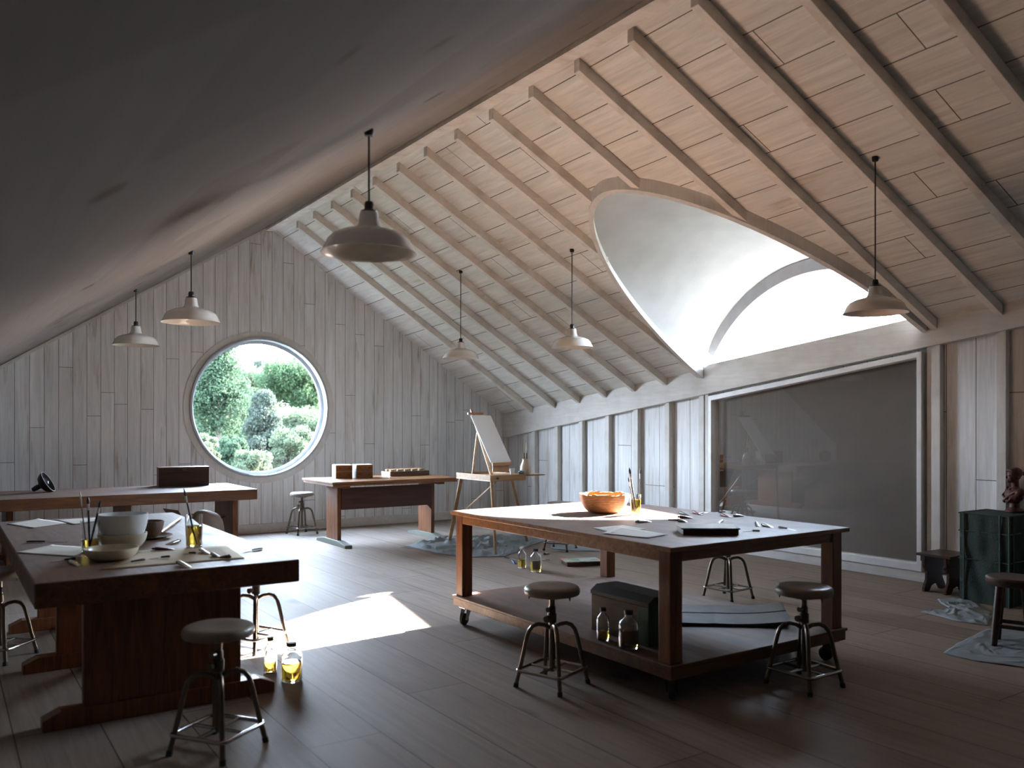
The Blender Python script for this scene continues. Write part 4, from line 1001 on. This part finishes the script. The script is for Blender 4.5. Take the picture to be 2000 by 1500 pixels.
def tree(px, py_top, py_bot, wpx, v, kind, lab, conif=False, nleaf=5200, size=.11):
    u, D = dep(px, v); zt = CH-(py_top-830)*D/F; zb_ = CH-(py_bot-830)*D/F; w = wpx*D/F/2
    t = thing('tree', lab, 'tree', (u, v, -.6))
    zt += .6; zb_ += .6; mb = MB(); clumps = []
    nc = 60
    for i in range(nc):
        if conif:
            k = random.random()**.8; rr = w*(1-k*.9); a = random.random()*6.283; q_ = rr*math.sqrt(random.random()); c = Vector((q_*math.cos(a), q_*math.sin(a), zb_+(zt-zb_)*k)); cr = w*.25
        else:
            d = Vector((random.gauss(0, 1), random.gauss(0, 1), random.gauss(0, 1))).normalized()*(random.random()**.4)
            c = Vector((d.x*w*.8, d.y*w*.8, (zt+zb_)/2+d.z*(zt-zb_)/2*.85)); cr = w*.26
        clumps.append((c, cr))
    vs = []; fs = []
    nleaf = int(nleaf*4.5); size *= .48
    for i in range(nleaf):
        c, cr = random.choice(clumps); d = Vector((random.gauss(0, 1), random.gauss(0, 1), random.gauss(0, .7))); d = d.normalized()*(random.random()**.35)*cr
        p = c+d; s_ = size*(.6+random.random()*.8)
        x = Vector((random.gauss(0, 1), random.gauss(0, 1), random.gauss(0, 1))).normalized(); y = x.cross(Vector((random.gauss(0, 1), random.gauss(0, 1), random.gauss(0, 1)))).normalized()
        o = len(vs); vs += [p-x*s_*.6, p-y*s_*.3, p+x*s_*.6, p+y*s_*.3]; fs.append((o, o+1, o+2, o+3))
    me = bpy.data.meshes.new('foliage'); me.from_pydata([tuple(p) for p in vs], [], fs); me.materials.append(LM[kind])
    fo_ = bpy.data.objects.new('foliage', me); COL.objects.link(fo_); fo_.parent = t
    tm = MB().tube([(0, 0, 0), (.05, .02, zb_+(zt-zb_)*.3), (0, 0, zb_+(zt-zb_)*.8)], [w*.07, w*.05, w*.015], 8)
    for i in range(9):
        c, cr = random.choice(clumps); z0 = min(c.z*.8, zt*.7); tm.tube([(0, 0, z0), c], [w*.025, w*.006], 6)
    tm.build('trunk', bark, t, smooth=True)
    return t
tree(425, 670, 980, 240, 25, 'dark', 'dark conifer filling the left part of the round window', True, 7500, .16)
tree(380, 670, 900, 130, 27, 'mid', 'tall bright green tree at the left rim of the round window', False, 5000, .16)
tree(575, 690, 810, 150, 31, 'mid', 'broad green tree at the upper right of the round window', False, 6500, .17)
tree(635, 665, 840, 120, 34, 'dark', 'dark tree at the right rim of the round window', False, 5000, .18)
tree(490, 700, 860, 130, 38, 'pale', 'pale hazy tree in the middle of the round window', False, 6000, .18)
tree(505, 690, 860, 90, 46, 'grey', 'bare grey green tree under the bright sky in the round window', False, 3000, .2)
tree(515, 775, 925, 130, 23, 'grey', 'grey green feathery tree at the centre of the round window', True, 6500, .13)
tree(590, 785, 900, 170, 28, 'pale', 'pale yellow green shrub belt right of centre in the round window', False, 7000, .15)
tree(575, 820, 975, 130, 20, 'pale', 'pale round bush at the lower right of the round window', False, 7500, .11)
tree(490, 872, 990, 110, 18.5, 'pale', 'pale low bush at the bottom of the round window', False, 6000, .10)
tree(440, 690, 960, 200, 44, 'mid', 'soft green tree far behind the dark conifer in the round window', False, 5000, .2)
tree(392, 835, 960, 80, 19, 'pale', 'yellow green bush at the lower left rim of the round window', False, 5500, .10)
tree(450, 850, 950, 90, 21, 'dark', 'low blue green bush at the lower left of the round window', False, 5000, .11)
tree(330, 700, 950, 120, 33, 'mid', 'green tree beyond the left rim of the round window', False, 5000, .17)
tree(640, 790, 960, 120, 26, 'pale', 'pale bush beyond the right rim of the round window', False, 5000, .14)
def hill():
    vs = []; fs = []; n = 24
    for i in range(n+1):
        for j in range(n+1):
            x = -45+90*i/n; y = 13.4+70*j/n; h = -.6+max(0, (y-24))*.03+.3*noise.noise(Vector((x*.1, y*.1, 0)))*min(1, (y-13.4)/8)
            vs.append((x, y, h))
    for i in range(n):
        for j in range(n): o = i*(n+1)+j; fs.append((o, o+1, o+n+2, o+n+1))
    o = MB().add(vs, fs).build('ground', leafmat('meadow', (.014, .02, .012), (.02, .024, .015)), smooth=True); o['kind'] = 'structure'
hill()
for x0, x1, y0, y1 in ((8.9, 60, -60, 13.4), (-60, -1.6, -60, 13.4)):
    o = MB().add([(x0, y0, -.6), (x1, y0, -.6), (x1, y1, -.6), (x0, y1, -.6)], [(0, 1, 2, 3)]).build('ground', LM['mid']); o['kind'] = 'structure'

# ------------------------------------------------------------------ light
w = bpy.data.worlds.new('sky'); scn.world = w; w.use_nodes = True; nt = w.node_tree
bg = nt.nodes['Background']; SKY = 18.0
tc = N(nt, 'ShaderNodeTexCoord'); sp = N(nt, 'ShaderNodeSeparateXYZ'); nt.links.new(tc.outputs['Generated'], sp.inputs[0])
cr = N(nt, 'ShaderNodeValToRGB'); cr.color_ramp.elements[0].position = .0; cr.color_ramp.elements[0].color = (.74, .86, 1, 1)
cr.color_ramp.elements[1].position = .8; cr.color_ramp.elements[1].color = (.50, .70, 1, 1)
nt.links.new(sp.outputs[2], cr.inputs[0]); nt.links.new(cr.outputs['Color'], bg.inputs['Color']); bg.inputs['Strength'].default_value = SKY
sd = bpy.data.lights.new('sun', 'SUN'); so = bpy.data.objects.new('sun', sd); COL.objects.link(so)
sd.energy = 66; sd.angle = R(.9); sd.color = (1, .955, .90)
so.rotation_euler = Vector((-1, -.073, -.497)).to_track_quat('-Z', 'Y').to_euler(); so.location = (20, 8, 12)
def portal(name, loc, d, sx, sy):
    l = bpy.data.lights.new(name, 'AREA'); l.shape = 'RECTANGLE'; l.size = sx; l.size_y = sy; l.cycles.is_portal = True
    o = bpy.data.objects.new(name, l); COL.objects.link(o); o.location = loc; o.rotation_euler = Vector(d).to_track_quat('-Z', 'Y').to_euler()
portal('round_window_portal', (WC, VB+.19, WZ), (0, -1, 0), 2.1, 2.1)
portal('dormer_portal', (8.74, VC, 3.05), (-1, 0, 0), 3.0, 1.5)

vs_ = scn.view_settings; vs_.view_transform = 'Standard'; vs_.look = 'None'; vs_.gamma = 1; vs_.use_curve_mapping = False; vs_.exposure = 2.38
